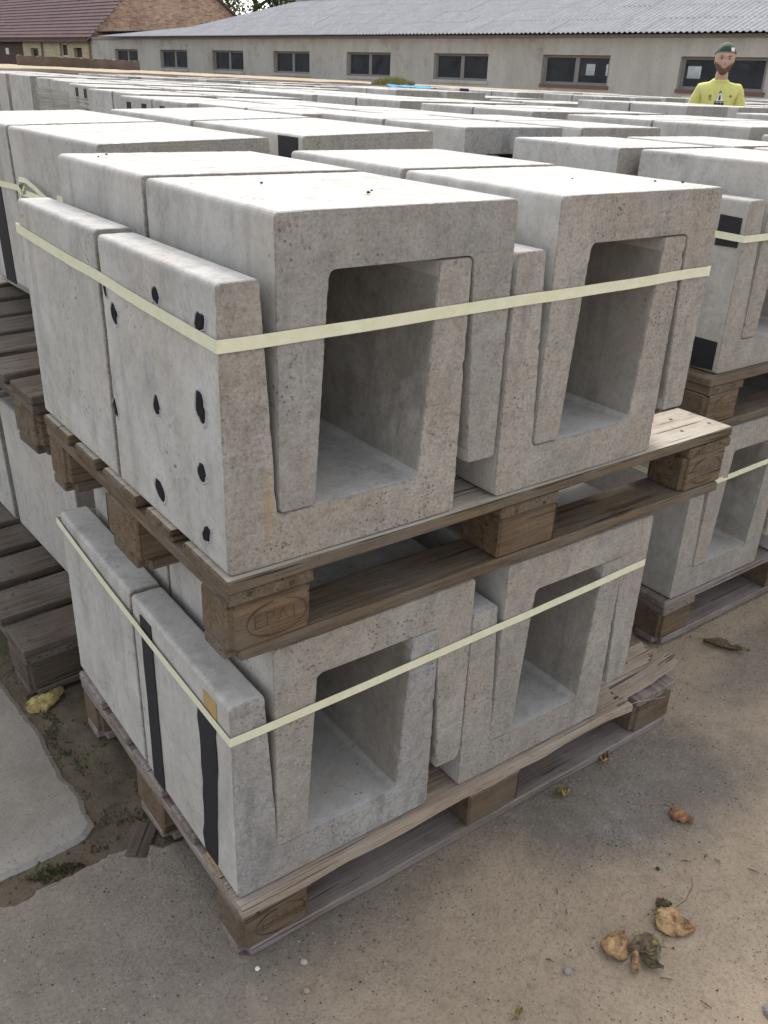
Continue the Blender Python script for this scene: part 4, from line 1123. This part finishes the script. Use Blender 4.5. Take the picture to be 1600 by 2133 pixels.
# ------------------------------------------------------------------ trees behind the sheds
def leaf_mat(name, a, b_):
    m, nt, b = new_mat(name); nb = NB(nt)
    v = nb.coords(rand=False, world=True); n = nb.noise(v, 1.5, 4, .6); n2 = nb.noise(v, 14, 2)
    col = nb.mix(nb.ramp(n, .35, .65), a, b_); col = nb.mix(nb.ramp(n2, .45, .65, 0, .5), col, tuple(x*1.6 for x in a))
    nb.link(col, b.inputs['Base Color']); b.inputs['Roughness'].default_value = .6
    b.inputs['Transmission Weight'].default_value = 0; return m
M_LEAF = leaf_mat('tree_leaves', (.06, .105, .025), (.035, .07, .02)); M_BARK = flat_mat('bark', (.10, .08, .06), .95)
def tree(x, y, h, cr, label, seed):
    r = random.Random(seed); root = empty('tree', (x, y, 0)); tag(root, label, 'tree', 'trees behind the sheds')
    mb = MB(); v, f = tube([(0, 0, 0), (.1, .05, h*.3), (.05, -.1, h*.6), (0, .1, h*.85)], [.28, .2, .13, .04], 8); mb.add(v, f)
    tips = []
    for k in range(14):
        a = r.uniform(0, 2*PI); z = h*r.uniform(.3, .8); l = cr*r.uniform(.6, 1.0)
        e = (math.cos(a)*l, math.sin(a)*l, z+l*.5); mid_ = (e[0]*.5, e[1]*.5, z+l*.18); v, f = tube([(0, 0, z-.2), mid_, e], [.08, .05, .015], 5); mb.add(v, f); tips += [e, mid_]
    me = mb.mesh('trunk'); mesh_obj('trunk', me, M_BARK, root)
    mb = MB(); clumps = [(Vector(t), r.uniform(.5, 1.1)) for t in tips]
    for k in range(26):
        a = r.uniform(0, 2*PI); q = cr*r.uniform(.2, 1); z = h*.62+h*.34*r.uniform(-1, 1)*math.sqrt(max(0, 1-(q/cr)**2)); clumps.append((Vector((math.cos(a)*q, math.sin(a)*q, z)), r.uniform(.5, 1.1)))
    for c, R_ in clumps:
        for k in range(260):
            d = Vector((r.gauss(0, 1), r.gauss(0, 1), r.gauss(0, .8))).normalized()*R_*r.uniform(.4, 1.05); p = c+d
            n_ = Vector((r.uniform(-1, 1), r.uniform(-1, 1), r.uniform(-.2, 1))).normalized(); t = n_.orthogonal().normalized()*.085; b_ = n_.cross(t)*.6
            mb.add([p-t, p-b_, p+t, p+b_], [(0, 1, 2, 3)])
    mesh_obj('crown', mb.mesh('crown'), M_LEAF, root)
tree(33.9, 61.0, 10.5, 3.4, 'leafy green tree showing between the brick gable and the shed roof', 3)
tree(37.8, 60.5, 8.5, 2.8, 'smaller green tree just right of the taller one behind the shed', 8)

# ------------------------------------------------------------------ the man in the yellow T-shirt
M_SKIN = flat_mat('skin', (.46, .30, .235), .6); M_SHIRT = flat_mat('yellow_shirt', (.60, .59, .20), .8)
M_TROUS = flat_mat('dark_work_trousers', (.035, .038, .045), .9); M_CAP = flat_mat('green_cap', (.085, .115, .085), .8); M_CAPD = flat_mat('cap_inner_shade', (.035, .06, .055), .9)
M_BEARD = flat_mat('dark_beard', (.14, .095, .07), .95); M_SHOE = flat_mat('black_shoes', (.02, .02, .02), .6); M_INK = flat_mat('dark_print', (.03, .04, .035), .8); M_PRINTW = flat_mat('white_print', (.72, .72, .68), .8)
man = empty('person', (MAN.x, MAN.y, gz(MAN.x, MAN.y)), math.radians(-51)); man.scale = (.94, .94, .99); tag(man, 'bearded man in a yellow printed T-shirt and backwards green cap standing among the stacks', 'person')
def skinned(name, joints, edges, root, sub=2):
    """joints: name -> (pos, rx, ry); grows one continuous surface, baked to a mesh"""
    ks = list(joints); me = bpy.data.meshes.new(name); me.from_pydata([joints[k][0] for k in ks], [(ks.index(a), ks.index(b_)) for a, b_ in edges], []); me.update()
    o = bpy.data.objects.new(name, me); scene.collection.objects.link(o)
    sk = o.modifiers.new('skin', 'SKIN'); sk.use_smooth_shade = True; sk.branch_smoothing = .4
    if not me.skin_vertices: 
        bm = bmesh.new(); bm.from_mesh(me); bm.verts.layers.skin.verify(); bm.to_mesh(me); bm.free()
    for i, k in enumerate(ks):
        sv = me.skin_vertices[0].data[i]; sv.radius = (joints[k][1], joints[k][2]); sv.use_root = (k == root)
    s = o.modifiers.new('sub', 'SUBSURF'); s.levels = s.render_levels = sub
    dg = bpy.context.evaluated_depsgraph_get(); out = bpy.data.meshes.new_from_object(o.evaluated_get(dg)); bpy.data.objects.remove(o)
    for p in out.polygons: p.use_smooth = True
    return out
J = {'pelvis': ((0, 0, .94), .12, .09), 'waist': ((0, 0, 1.08), .10, .075), 'chest': ((0, .01, 1.26), .105, .075), 'upper': ((0, .01, 1.36), .070, .055), 'neck': ((0, .0, 1.46), .048, .050), 'skull': ((0, -.012, 1.56), .052, .056),
     'hipL': ((.095, 0, .88), .09, .09), 'kneeL': ((.11, -.01, .49), .058, .06), 'ankL': ((.12, .02, .09), .038, .042), 'toeL': ((.13, -.15, .035), .036, .025),
     'hipR': ((-.095, 0, .88), .09, .09), 'kneeR': ((-.11, -.02, .49), .058, .06), 'ankR': ((-.12, .0, .09), .038, .042), 'toeR': ((-.14, -.17, .035), .036, .025)}
E_ = [('pelvis', 'waist'), ('waist', 'chest'), ('chest', 'upper'), ('upper', 'neck'), ('neck', 'skull'), ('pelvis', 'hipL'), ('hipL', 'kneeL'), ('kneeL', 'ankL'), ('ankL', 'toeL'), ('pelvis', 'hipR'), ('hipR', 'kneeR'), ('kneeR', 'ankR'), ('ankR', 'toeR')]
for s_, c in (('L', 1), ('R', -1)):
    J.update({'sh'+s_: ((c*.128, .01, 1.375), .040, .040), 'el'+s_: ((c*.20, .04, 1.13), .038, .038), 'wr'+s_: ((c*.245, -.05, .90), .026, .024), 'pa'+s_: ((c*.245, -.075, .82), .030, .017)})
    E_ += [('upper', 'sh'+s_), ('sh'+s_, 'el'+s_), ('el'+s_, 'wr'+s_), ('wr'+s_, 'pa'+s_)]
    for k, (dx, dz, ln) in enumerate(((-.024, 0, .072), (-.008, -.006, .082), (.008, -.004, .076), (.022, .004, .060))):
        b0 = Vector((c*.245, -.078, .80)) + Vector((0, dx, dz)); J['f%d%s' % (k, s_)] = (tuple(b0 + Vector((0, dx*.2, -.01))), .0085, .0085); J['g%d%s' % (k, s_)] = (tuple(b0 + Vector((-c*.012, dx*.3, -ln*.6))), .0078, .0078); J['h%d%s' % (k, s_)] = (tuple(b0 + Vector((-c*.028, dx*.3, -ln))), .007, .007)
        E_ += [('pa'+s_, 'f%d%s' % (k, s_)), ('f%d%s' % (k, s_), 'g%d%s' % (k, s_)), ('g%d%s' % (k, s_), 'h%d%s' % (k, s_))]
    J['t0'+s_] = ((c*.235, -.11, .855), .010, .010); J['t1'+s_] = ((c*.225, -.128, .815), .008, .008); E_ += [('wr'+s_, 't0'+s_), ('t0'+s_, 't1'+s_)]
body = skinned('body', J, E_, 'pelvis')
# head with a face, joined into the same mesh
HC = Vector((0, -.025, 1.598))
def headr(d):
    x, y, z = d
    wz_ = 1+(.34*z*(1-z) if z > 0 else 0)
    p = Vector((x*.078*wz_, y*(.098 if y > 0 else .092)*wz_, z*(.114 if z > 0 else .116)))
    if z < -.1: p.x *= 1-.30*min(1, (-z-.1)/.9)**1.2; p.y += -.012*(-z) if y < 0 else .03*(-z)*y*-1
    def gs(cx, cz, wx, wz, amp):
        if y < 0: p.y -= amp*math.exp(-((p.x-cx)/wx)**2-((p.z-cz)/wz)**2)
    gs(0, -.012, .011, .020, .013); gs(0, -.030, .014, .010, .013); gs(0, .018, .035, .012, .006); gs(.030, .004, .014, .010, -.010); gs(-.030, .004, .014, .010, -.010)
    gs(.036, -.024, .018, .016, .004); gs(-.036, -.024, .018, .016, .004); gs(0, -.056, .020, .007, .006); gs(0, -.092, .022, .015, .009)
    return p*.88
def head_surface(n=48, m_=36, off=0, sel=None):
    vs_, fs = [], []
    for j in range(m_+1):
        th = PI*j/m_
        for i in range(n):
            ph = 2*PI*i/n; d = (math.sin(th)*math.cos(ph), math.sin(th)*math.sin(ph), math.cos(th)); p = headr(d); q = p + Vector(d)*off; vs_.append(tuple(HC+q))
    for j in range(m_):
        for i in range(n):
            k = (i+1) % n
            c = HC + headr((math.sin(PI*(j+.5)/m_)*math.cos(2*PI*(i+.5)/n), math.sin(PI*(j+.5)/m_)*math.sin(2*PI*(i+.5)/n), math.cos(PI*(j+.5)/m_)))
            if sel is None or sel(c-HC): fs.append((j*n+i, (j+1)*n+i, (j+1)*n+k, j*n+k))
    return vs_, fs
bm = bmesh.new(); bm.from_mesh(body); hv, hf = head_surface()
for s_ in (1, -1):   # ears
    k0 = len(hv)
    for j in range(7):
        for i in range(8):
            th = PI*j/6; ph = 2*PI*i/8; hv.append((s_*(.067+.006*math.sin(th)*math.cos(ph)), HC.y+.008+.014*math.sin(th)*math.sin(ph)-.003*math.cos(th)*-1, HC.z-.004+.030*math.cos(th)))
    for j in range(6):
        for i in range(8): hf.append((k0+j*8+i, k0+(j+1)*8+i, k0+(j+1)*8+(i+1) % 8, k0+j*8+(i+1) % 8))
bv = [bm.verts.new(v) for v in hv]
for f in hf:
    try: q = bm.faces.new([bv[i] for i in f]); q.smooth = True
    except ValueError: pass
bmesh.ops.recalc_face_normals(bm, faces=bm.faces); bm.to_mesh(body); bm.free(); body.materials.clear(); body.materials.append(M_SKIN)
mesh_obj('body', body, None, man)
hv, hf = head_surface(110, 90, off=.004, sel=lambda c: c.y < .03 and c.z < -.050+.62*max(0, abs(c.x)-.020)+.004*math.sin(c.x*400) and not ((c.x/.020)**2+((c.z+.052)/.008)**2 < 1))
mesh_obj('beard', from_data('beard', hv, hf, True), M_BEARD, man)
hv, hf = head_surface(96, 80, off=.008, sel=lambda c: c.z > .036 - .34*c.y*(1 if c.y > 0 else .25))
mesh_obj('cap', from_data('cap', hv, hf, True), M_CAP, man)
hv, hf = head_surface(96, 80, off=.0105, sel=lambda c: c.y < -.03 and c.z > .045 and (c.x/.048)**2+((c.z-.040)/.034)**2 < 1)
mesh_obj('cap_opening', from_data('cap_opening', hv, hf, True), M_CAPD, man)
hv, hf = head_surface(off=.013, sel=lambda c: c.y < -.02 and .046 < c.z < .062 and .026 < c.x < .046)
mesh_obj('cap_buckle', from_data('cap_buckle', hv, hf, True), M_PRINTW, man)
# visor pointing backwards
v, f = [], []
for i in range(13):
    a = PI*(i/12); 
    for q in (1.0, 1.75): v.append((math.cos(a)*.050*(1 if q == 1 else .85), HC.y+.045+math.sin(a)*.072*q, HC.z+.028-(.02 if q > 1 else 0)))
for i in range(12): f.append((2*i, 2*i+1, 2*i+3, 2*i+2))
mesh_obj('visor', from_data('visor', v, f, True), M_CAP, man)
for s_ in (1, -1):
    v, f = [], []
    bmx = bmesh.new(); bmesh.ops.create_uvsphere(bmx, u_segments=10, v_segments=8, radius=.009, matrix=Matrix.Translation((s_*.027, HC.y-.0665, HC.z+.003))); me = bpy.data.meshes.new('eye'); bmx.to_mesh(me); bmx.free()
    mesh_obj('eye', me, M_BEARD, man)
    v, f = tube([(s_*.012, HC.y-.083, HC.z+.015), (s_*.027, HC.y-.079, HC.z+.019), (s_*.041, HC.y-.069, HC.z+.016)], [.003, .0035, .002], 6); mesh_obj('eyebrow', from_data('eyebrow', v, f, True), M_BEARD, man)
JS = {'hem': ((0, 0, .92), .150, .115), 'w': ((0, 0, 1.08), .145, .108), 'c': ((0, .0, 1.27), .142, .108), 'u': ((0, .005, 1.40), .118, .088), 'n0': ((0, .005, 1.448), .078, .070), 'n': ((0, .003, 1.478), .066, .062)}
ES = [('hem', 'w'), ('w', 'c'), ('c', 'u'), ('u', 'n0'), ('n0', 'n')]
for s_, c in (('L', 1), ('R', -1)):
    JS.update({'s'+s_: ((c*.136, .01, 1.405), .060, .058), 'e'+s_: ((c*.178, .03, 1.21), .062, .060)}); ES += [('u', 's'+s_), ('s'+s_, 'e'+s_)]
sh = skinned('shirt', JS, ES, 'w')
for v in sh.vertices:
    v.co += v.normal*(.007*noise.noise(v.co*11)+.006*noise.noise(Vector((v.co.x*34, v.co.y*20, v.co.z*13))))
mesh_obj('shirt', sh, M_SHIRT, man)
JT = {'p': ((0, 0, .95), .135, .105), 'hl': ((.095, 0, .86), .098, .098), 'kl': ((.11, -.01, .48), .075, .075), 'al': ((.12, .02, .08), .066, .070), 'hr': ((-.095, 0, .86), .098, .098), 'kr': ((-.11, -.02, .48), .075, .075), 'ar': ((-.12, .0, .08), .066, .070)}
mesh_obj('trousers', skinned('trousers', JT, [('p', 'hl'), ('hl', 'kl'), ('kl', 'al'), ('p', 'hr'), ('hr', 'kr'), ('kr', 'ar')], 'p'), M_TROUS, man)
for c, y0 in ((.12, .02), (-.12, .0)):
    mesh_obj('shoe', skinned('shoe', {'a': ((c, y0+.03, .05), .048, .045), 'b': ((c*1.05, y0-.08, .04), .046, .036), 'c': ((c*1.12, y0-.17, .03), .042, .026)}, [('a', 'b'), ('b', 'c')], 'a'), M_SHOE, man)
# print on the chest: project small shapes on the shirt front
from mathutils.bvhtree import BVHTree
bvh = BVHTree.FromPolygons([v.co.copy() for v in sh.vertices], [tuple(p.vertices) for p in sh.polygons])
def decal(name, polys, mat, off=.002):
    mb = MB()
    for P in polys:
        q = []
        for x, z in P:
            hit = bvh.ray_cast(Vector((x, -1, z)), Vector((0, 1, 0)))[0]
            q.append((x, (hit.y if hit else -.1)-off, z))
        mb.add(q, [tuple(range(len(q)))])
    return mesh_obj(name, mb.mesh(name), mat, man)
def band(x0, x1, z0, z1): return [(x0, z0), (x1, z0), (x1, z1), (x0, z1)]
tx, tz = .010, 1.388      # top of the emblem
decal('emblem', [[(tx-.010-.026*k/5, tz-.012-.085*k/5), (tx-.010-.026*(k+1)/5, tz-.012-.085*(k+1)/5), (tx+.010+.026*(k+1)/5, tz-.012-.085*(k+1)/5), (tx+.010+.026*k/5, tz-.012-.085*k/5)] for k in range(5)] + [[(tx, tz), (tx-.010, tz-.012), (tx+.010, tz-.012)]], M_PRINTW, .003)
decal('emblem_print', [[(tx-.003, tz+.006), (tx-.044, tz-.105), (tx-.037, tz-.105), (tx+.000, tz-.004)], [(tx+.003, tz+.006), (tx-.000, tz-.004), (tx+.037, tz-.105), (tx+.044, tz-.105)],
      band(tx-.007, tx+.005, tz-.040, tz-.026), band(tx-.009, tx+.004, tz-.058, tz-.041), band(tx-.003, tx+.008, tz-.050, tz-.044),
      band(tx-.034, tx+.034, tz-.070, tz-.065), band(tx-.033, tx-.013, tz-.092, tz-.074), band(tx-.010, tx+.010, tz-.092, tz-.074), band(tx+.013, tx+.033, tz-.092, tz-.074)], M_INK, .0045)
decal('chest_mark', [band(-.067, -.056, 1.359, 1.363), band(-.070, -.066, 1.343, 1.359), band(-.060, -.054, 1.347, 1.357), band(-.067, -.056, 1.340, 1.344), band(-.072, -.048, 1.330, 1.333)], M_INK, .004)
decal('chest_mark', [[(.078, 1.350), (.083, 1.350), (.088, 1.364), (.085, 1.370)], [(.088, 1.350), (.094, 1.350), (.092, 1.360), (.088, 1.364)]], M_INK, .004)

# ------------------------------------------------------------------ dead leaves, twigs, grit, moss
def deadleaf_mat(name, a, b_, c):
    m, nt, b = new_mat(name); nb = NB(nt); v = nb.coords()
    n = nb.noise(v, 38, 5, .65); n2 = nb.noise(v, 160, 3, .7)
    col = nb.mix(nb.ramp(n, .38, .52), a, b_); col = nb.mix(nb.ramp(n, .53, .62), col, c); col = nb.mix(nb.ramp(n2, .50, .66, 0, .7), col, c)
    nb.link(col, b.inputs['Base Color']); b.inputs['Roughness'].default_value = .65; nb.bump(n2, .5, .002, b); return m
ML_TAN = deadleaf_mat('dead_leaf_tan', (.50, .33, .15), (.38, .23, .11), (.13, .07, .04))
ML_YEL = deadleaf_mat('dead_leaf_yellow', (.42, .34, .13), (.34, .27, .10), (.18, .12, .05))
ML_BRN = deadleaf_mat('dead_leaf_brown', (.36, .17, .075), (.28, .13, .06), (.12, .06, .035))
ML_DRK = deadleaf_mat('dead_leaf_dark', (.14, .09, .055), (.09, .06, .04), (.22, .19, .07))
def leaf(x, y, z, L, W, rz, curl, mat, label, seed, stem=.03, tip=(0, 0), cat='leaf', pet=True):
    nu, nv = 22, 14; vs_, fs = [], []
    for i in range(nu+1):
        u = i/nu; w = W/2*(math.sin(PI*u**.72)**.8 if 0 < u < 1 else 0)
        for j in range(nv+1):
            v = -1+2*j/nv; yy = v*w*(1+.16*noise.noise(Vector((u*5, seed, v)))+.14*noise.noise(Vector((u*22, seed, v)))); xx = (u-.5)*L - .05*L*abs(v)*(1-u)
            h = curl*(v*v)*w*1.2 + .30*curl*L*(u-.45)**2 + .010*noise.noise(Vector((u*4+seed, v*2, 0))) + .006*noise.noise(Vector((u*9+seed, v*5, 3))) - .0018*math.exp(-(v/.12)**2) - .0015*(1-abs(v))*0
            vs_.append((xx, yy, h+.004))
    for i in range(nu):
        for j in range(nv): a = i*(nv+1)+j; fs.append((a, a+nv+1, a+nv+2, a+1))
    mz = min(v[2] for v in vs_); vs_ = [(a, b_, c-mz+.0012) for a, b_, c in vs_]
    o = mesh_obj('dead_leaf', from_data('dead_leaf', vs_, fs, True), mat, None, (x, y, z), (tip[0], tip[1], rz)); tag(o, label, cat)
    sd = o.modifiers.new('thick', 'SOLIDIFY'); sd.thickness = .0006
    if stem:
        c = vs_[nv//2]; v, f = tube([c, (c[0]-stem*.4, c[1]+.004, c[2]+.004), (c[0]-stem, c[1]+stem*.25, .003+c[2]*.5)], [.0011, .0008, .0007], 5); mesh_obj('stem', from_data('stem', v, f, True), ML_DRK, o)
    return o
leaf(.578, -.358, 0, .062, .052, math.radians(20), -.38, ML_TAN, 'pale tan curled dead leaf with a swollen tip, left of the three lying together', 1, stem=.0, tip=(.15, 0))
leaf(.612, -.392, 0, .060, .045, math.radians(150), .5, ML_DRK, 'dark mottled curled leaf in the middle of the three lying together', 2, stem=.02)
leaf(.706, -.392, .002, .072, .060, math.radians(-60), -.30, ML_TAN, 'large golden brown dead leaf with a long dark stem at lower right', 3, stem=.0, tip=(.15, .1))
v, f = tube([(.735, -.372, .012), (.765, -.372, .010), (.797, -.362, .018), (.806, -.352, .024)], [.0012, .0009, .0008, .0007], 5); o = mesh_obj('twig', from_data('twig', v, f, True), ML_DRK); tag(o, 'long thin dark stem sticking up from the golden brown leaf', 'twig')
leaf(.722, -.353, 0, .030, .018, math.radians(-40), .9, ML_DRK, 'small black rolled leaf just above the golden brown leaf', 4, stem=.0)
leaf(.600, -.425, 0, .035, .018, math.radians(-60), .6, ML_DRK, 'small olive green leaf scrap below the three dead leaves', 5, stem=0)
v, f = tube([(.585, -.392, .016), (.572, -.405, .013), (.560, -.417, .009)], [.007, .008, .0055], 7); o = mesh_obj('seed_pod', from_data('seed_pod', v, f, True), ML_TAN); tag(o, 'pale rolled up leaf end below the left one of the three leaves', 'leaf')
leaf(.947, -.228, 0, .050, .038, math.radians(-75), -.35, ML_BRN, 'smooth reddish brown leaf alone on the dark damp patch', 6, stem=.018)
leaf(.780, -.028, 0, .030, .026, math.radians(60), .95, ML_YEL, 'small crumpled yellowish leaf scrap in front of the lower pallet', 7, stem=0, tip=(.3, .2))
leaf(.955, .0, 0, .05, .022, math.radians(40), .7, ML_TAN, 'thin tan leaf beside the right end of the lower pallet', 8, stem=.03)
leaf(-.052, .938, -.012, .100, .066, math.radians(10), -.30, ML_YEL, 'big greenish yellow leaf on the dirt beside the slab at left', 9, stem=.02, tip=(.1, -.1))
leaf(.335, -.352, 0, .02, .014, .4, .6, ML_YEL, 'tiny olive bud at the bottom edge of the ground', 10, stem=0)
leaf(1.60, .105, 0, .12, .03, math.radians(-60), .8, ML_DRK, 'long dark shredded leaf on the ground before the right stack', 11, stem=.02)
tw = [(.577, -.209, .015, 60), (.855, -.309, .020, -50), (.899, -.324, .015, 10), (.909, -.346, .015, -95), (.949, -.403, .022, -65), (.558, -.253, .014, 50), (.454, -.309, .016, -60), (.617, -.525, .022, -80), (.60, -.455, .024, -45), (1.75, -.02, .03, 20)]
for i, (x, y, l, a) in enumerate(tw):
    a = math.radians(a); dx, dy = math.cos(a)*l, math.sin(a)*l; r = random.Random(i)
    v, f = tube([(-dx/2, -dy/2, .002), (r.uniform(-.002, .002), r.uniform(-.002, .002), .0035), (dx/2, dy/2, .002)], [.0008, .0015, .0006], 6)
    o = mesh_obj('twig', from_data('twig', v, f, True), ML_DRK, None, (x, y, 0)); tag(o, 'short dark bit of twig scattered on the sandy ground', 'twig', 'twig bits on the sandy ground')
# grit: countless tiny stones
def grit(name, n, region, smin, smax, mat, seed, label, dens=None, zf=None):
    r = random.Random(seed); V, F = [], []
    octa = [(1,0,0), (-1,0,0), (0,1,0), (0,-1,0), (0,0,1), (0,0,-.4)]; of = [(0,2,4), (2,1,4), (1,3,4), (3,0,4), (2,0,5), (1,2,5), (3,1,5), (0,3,5)]
    c = 0
    while c < n:
        x = r.uniform(region[0], region[1]); y = r.uniform(region[2], region[3])
        if dens and r.random() > dens(x, y): c += .2; continue
        c += 1; s = smin*(smax/smin)**(r.random()**2.2); a = r.uniform(0, PI); k = len(V); ca, sa = math.cos(a), math.sin(a); e = r.uniform(.5, 1); z0 = zf(x, y) if zf else 0
        for p in octa:
            px_, py_ = p[0]*s*(1+r.uniform(-.25, .25)), p[1]*s*e; V.append((x+px_*ca-py_*sa, y+px_*sa+py_*ca, z0+p[2]*s*.6*e+s*.1))
        F += [tuple(i+k for i in t) for t in of]
    o = mesh_obj(name, from_data(name, V, F), mat); tag(o, label, 'grit', kind='stuff')
M_GRD = flat_mat('dark_grit', (.055, .045, .035), .9); M_GRL = flat_mat('pale_grit', (.40, .37, .33), .9); M_GRM = flat_mat('sand_grit', (.24, .20, .15), .9)
dn = lambda x, y: .25+.9*max(0, noise.noise(Vector((x*3.2, y*3.2, 0)))+.35) + (.6 if -.02 < y+.02*x < .10 and x > .4 else 0)
grit('dark_grit', 7500, (-.6, 2.3, -.85, .33), .0007, .0028, M_GRD, 1, 'dark grit scattered over the sandy ground', dn)
grit('sand_grit', 5000, (-.6, 2.3, -.85, .33), .0008, .0028, M_GRM, 2, 'sand coloured grains scattered over the ground', dn)
grit('pale_grit', 3600, (-.6, 2.3, -.85, .33), .0006, .0030, M_GRL, 3, 'pale grains scattered over the ground', dn)
grit('dirt_crumbs', 2500, (-.30, .30, .33, 1.4), .001, .006, M_GRD, 4, 'dark crumbs of soil in the dirt strip', None, lambda x, y: -.011+.007*noise.noise(Vector((x*7, y*7, 0))))
def pebble(x, y, s, mat, label, seed, z=0):
    s *= .78
    bmx = bmesh.new(); bmesh.ops.create_icosphere(bmx, subdivisions=2, radius=s)
    for v in bmx.verts: v.co *= 1+.25*noise.noise(v.co/s*1.4+Vector((seed, 0, 0))); v.co.z *= .6
    me = bpy.data.meshes.new('pebble'); bmx.to_mesh(me); bmx.free()
    o = mesh_obj('pebble', me, mat, None, (x, y, z+s*.3), (0, 0, seed)); tag(o, label, 'pebble')
M_PBL = flat_mat('bluish_pebble', (.25, .25, .245), .6); M_PBT = flat_mat('tan_pebble', (.34, .27, .19), .8)
pebble(.088, -.058, .0085, M_GRL, 'whitish flat stone right of the lower pallet\'s near corner', 1)
pebble(.063, -.108, .0075, M_PBT, 'tan pebble below the whitish stone', 2); pebble(-.002, -.080, .0055, M_PBL, 'small blue grey pebble below the pallet corner', 3)
pebble(.014, -.022, .006, M_PRINTW, 'tiny white chip touching the pallet corner', 4); pebble(.465, -.342, .010, M_PBL, 'grey lumpy stone left of the dead leaves', 5)
pebble(.70, -.60, .020, M_PBL, 'light grey stone at the bottom right corner', 6); pebble(1.25, .02, .006, M_PBT, 'tan pebble beyond the broken pallet corner', 7)
pebble(.790, -.287, .006, M_GRD, 'small black stone below the damp patch', 8)
for k, (x, y, z) in enumerate([(.13, .70, 1.2785), (.22, .27, 1.2755), (.31, .12, 1.2755), (.33, .14, 1.2755), (.93, .10, 1.2755), (.97, .07, 1.2755), (.80, .18, 1.2755), (.16, .74, 1.2785)]):
    pebble(x, y, .0026 + .0007*(k % 3), M_GRD, ('leftmost dark crumb on the rear left top of the nearest stack', 'dark crumb at the left edge of the front left top', 'bigger dark crumb near the front edge of the front left top', 'smaller dark crumb behind the bigger one on the front left top', 'dark crumb at the front right corner of the right top', 'outermost dark crumb at the right top\'s corner', 'dark crumb in the middle of the right top', 'second dark crumb on the rear left top of the nearest stack')[k], 20+k, z)
# moss cushions in the joint of the slabs
r = random.Random(6); mb = MB()
for k in range(3600):
    t = r.random()
    if t < .5: x = r.uniform(-.33, -.02); y = .395+.11*(x+.2)*-.3 + r.gauss(0, .012)
    elif t < .8: x = -.075 + r.gauss(0, .014); y = r.uniform(.46, 1.0)
    else: x = r.uniform(-.06, .02); y = r.gauss(.41, .035)
    if noise.noise(Vector((x*14, y*14, 2))) < .02: continue
    z = -.011+.007*noise.noise(Vector((x*7, y*7, 0)))+.006*noise.noise(Vector((x*26, y*26, 4))); s = r.uniform(.001, .0028); a = r.uniform(0, PI); c_, s_ = math.cos(a)*s, math.sin(a)*s; h = r.uniform(.002, .009)
    mb.add([(x-c_, y-s_, z), (x+c_, y+s_, z), (x+r.uniform(-.003, .003), y+r.uniform(-.003, .003), z+h)], [(0, 1, 2)])
o = mesh_obj('moss', mb.mesh('moss'), M_MOSS); tag(o, 'green moss in the joint between the concrete slabs', 'moss', kind='stuff')
print('channels as things:', n_channels)
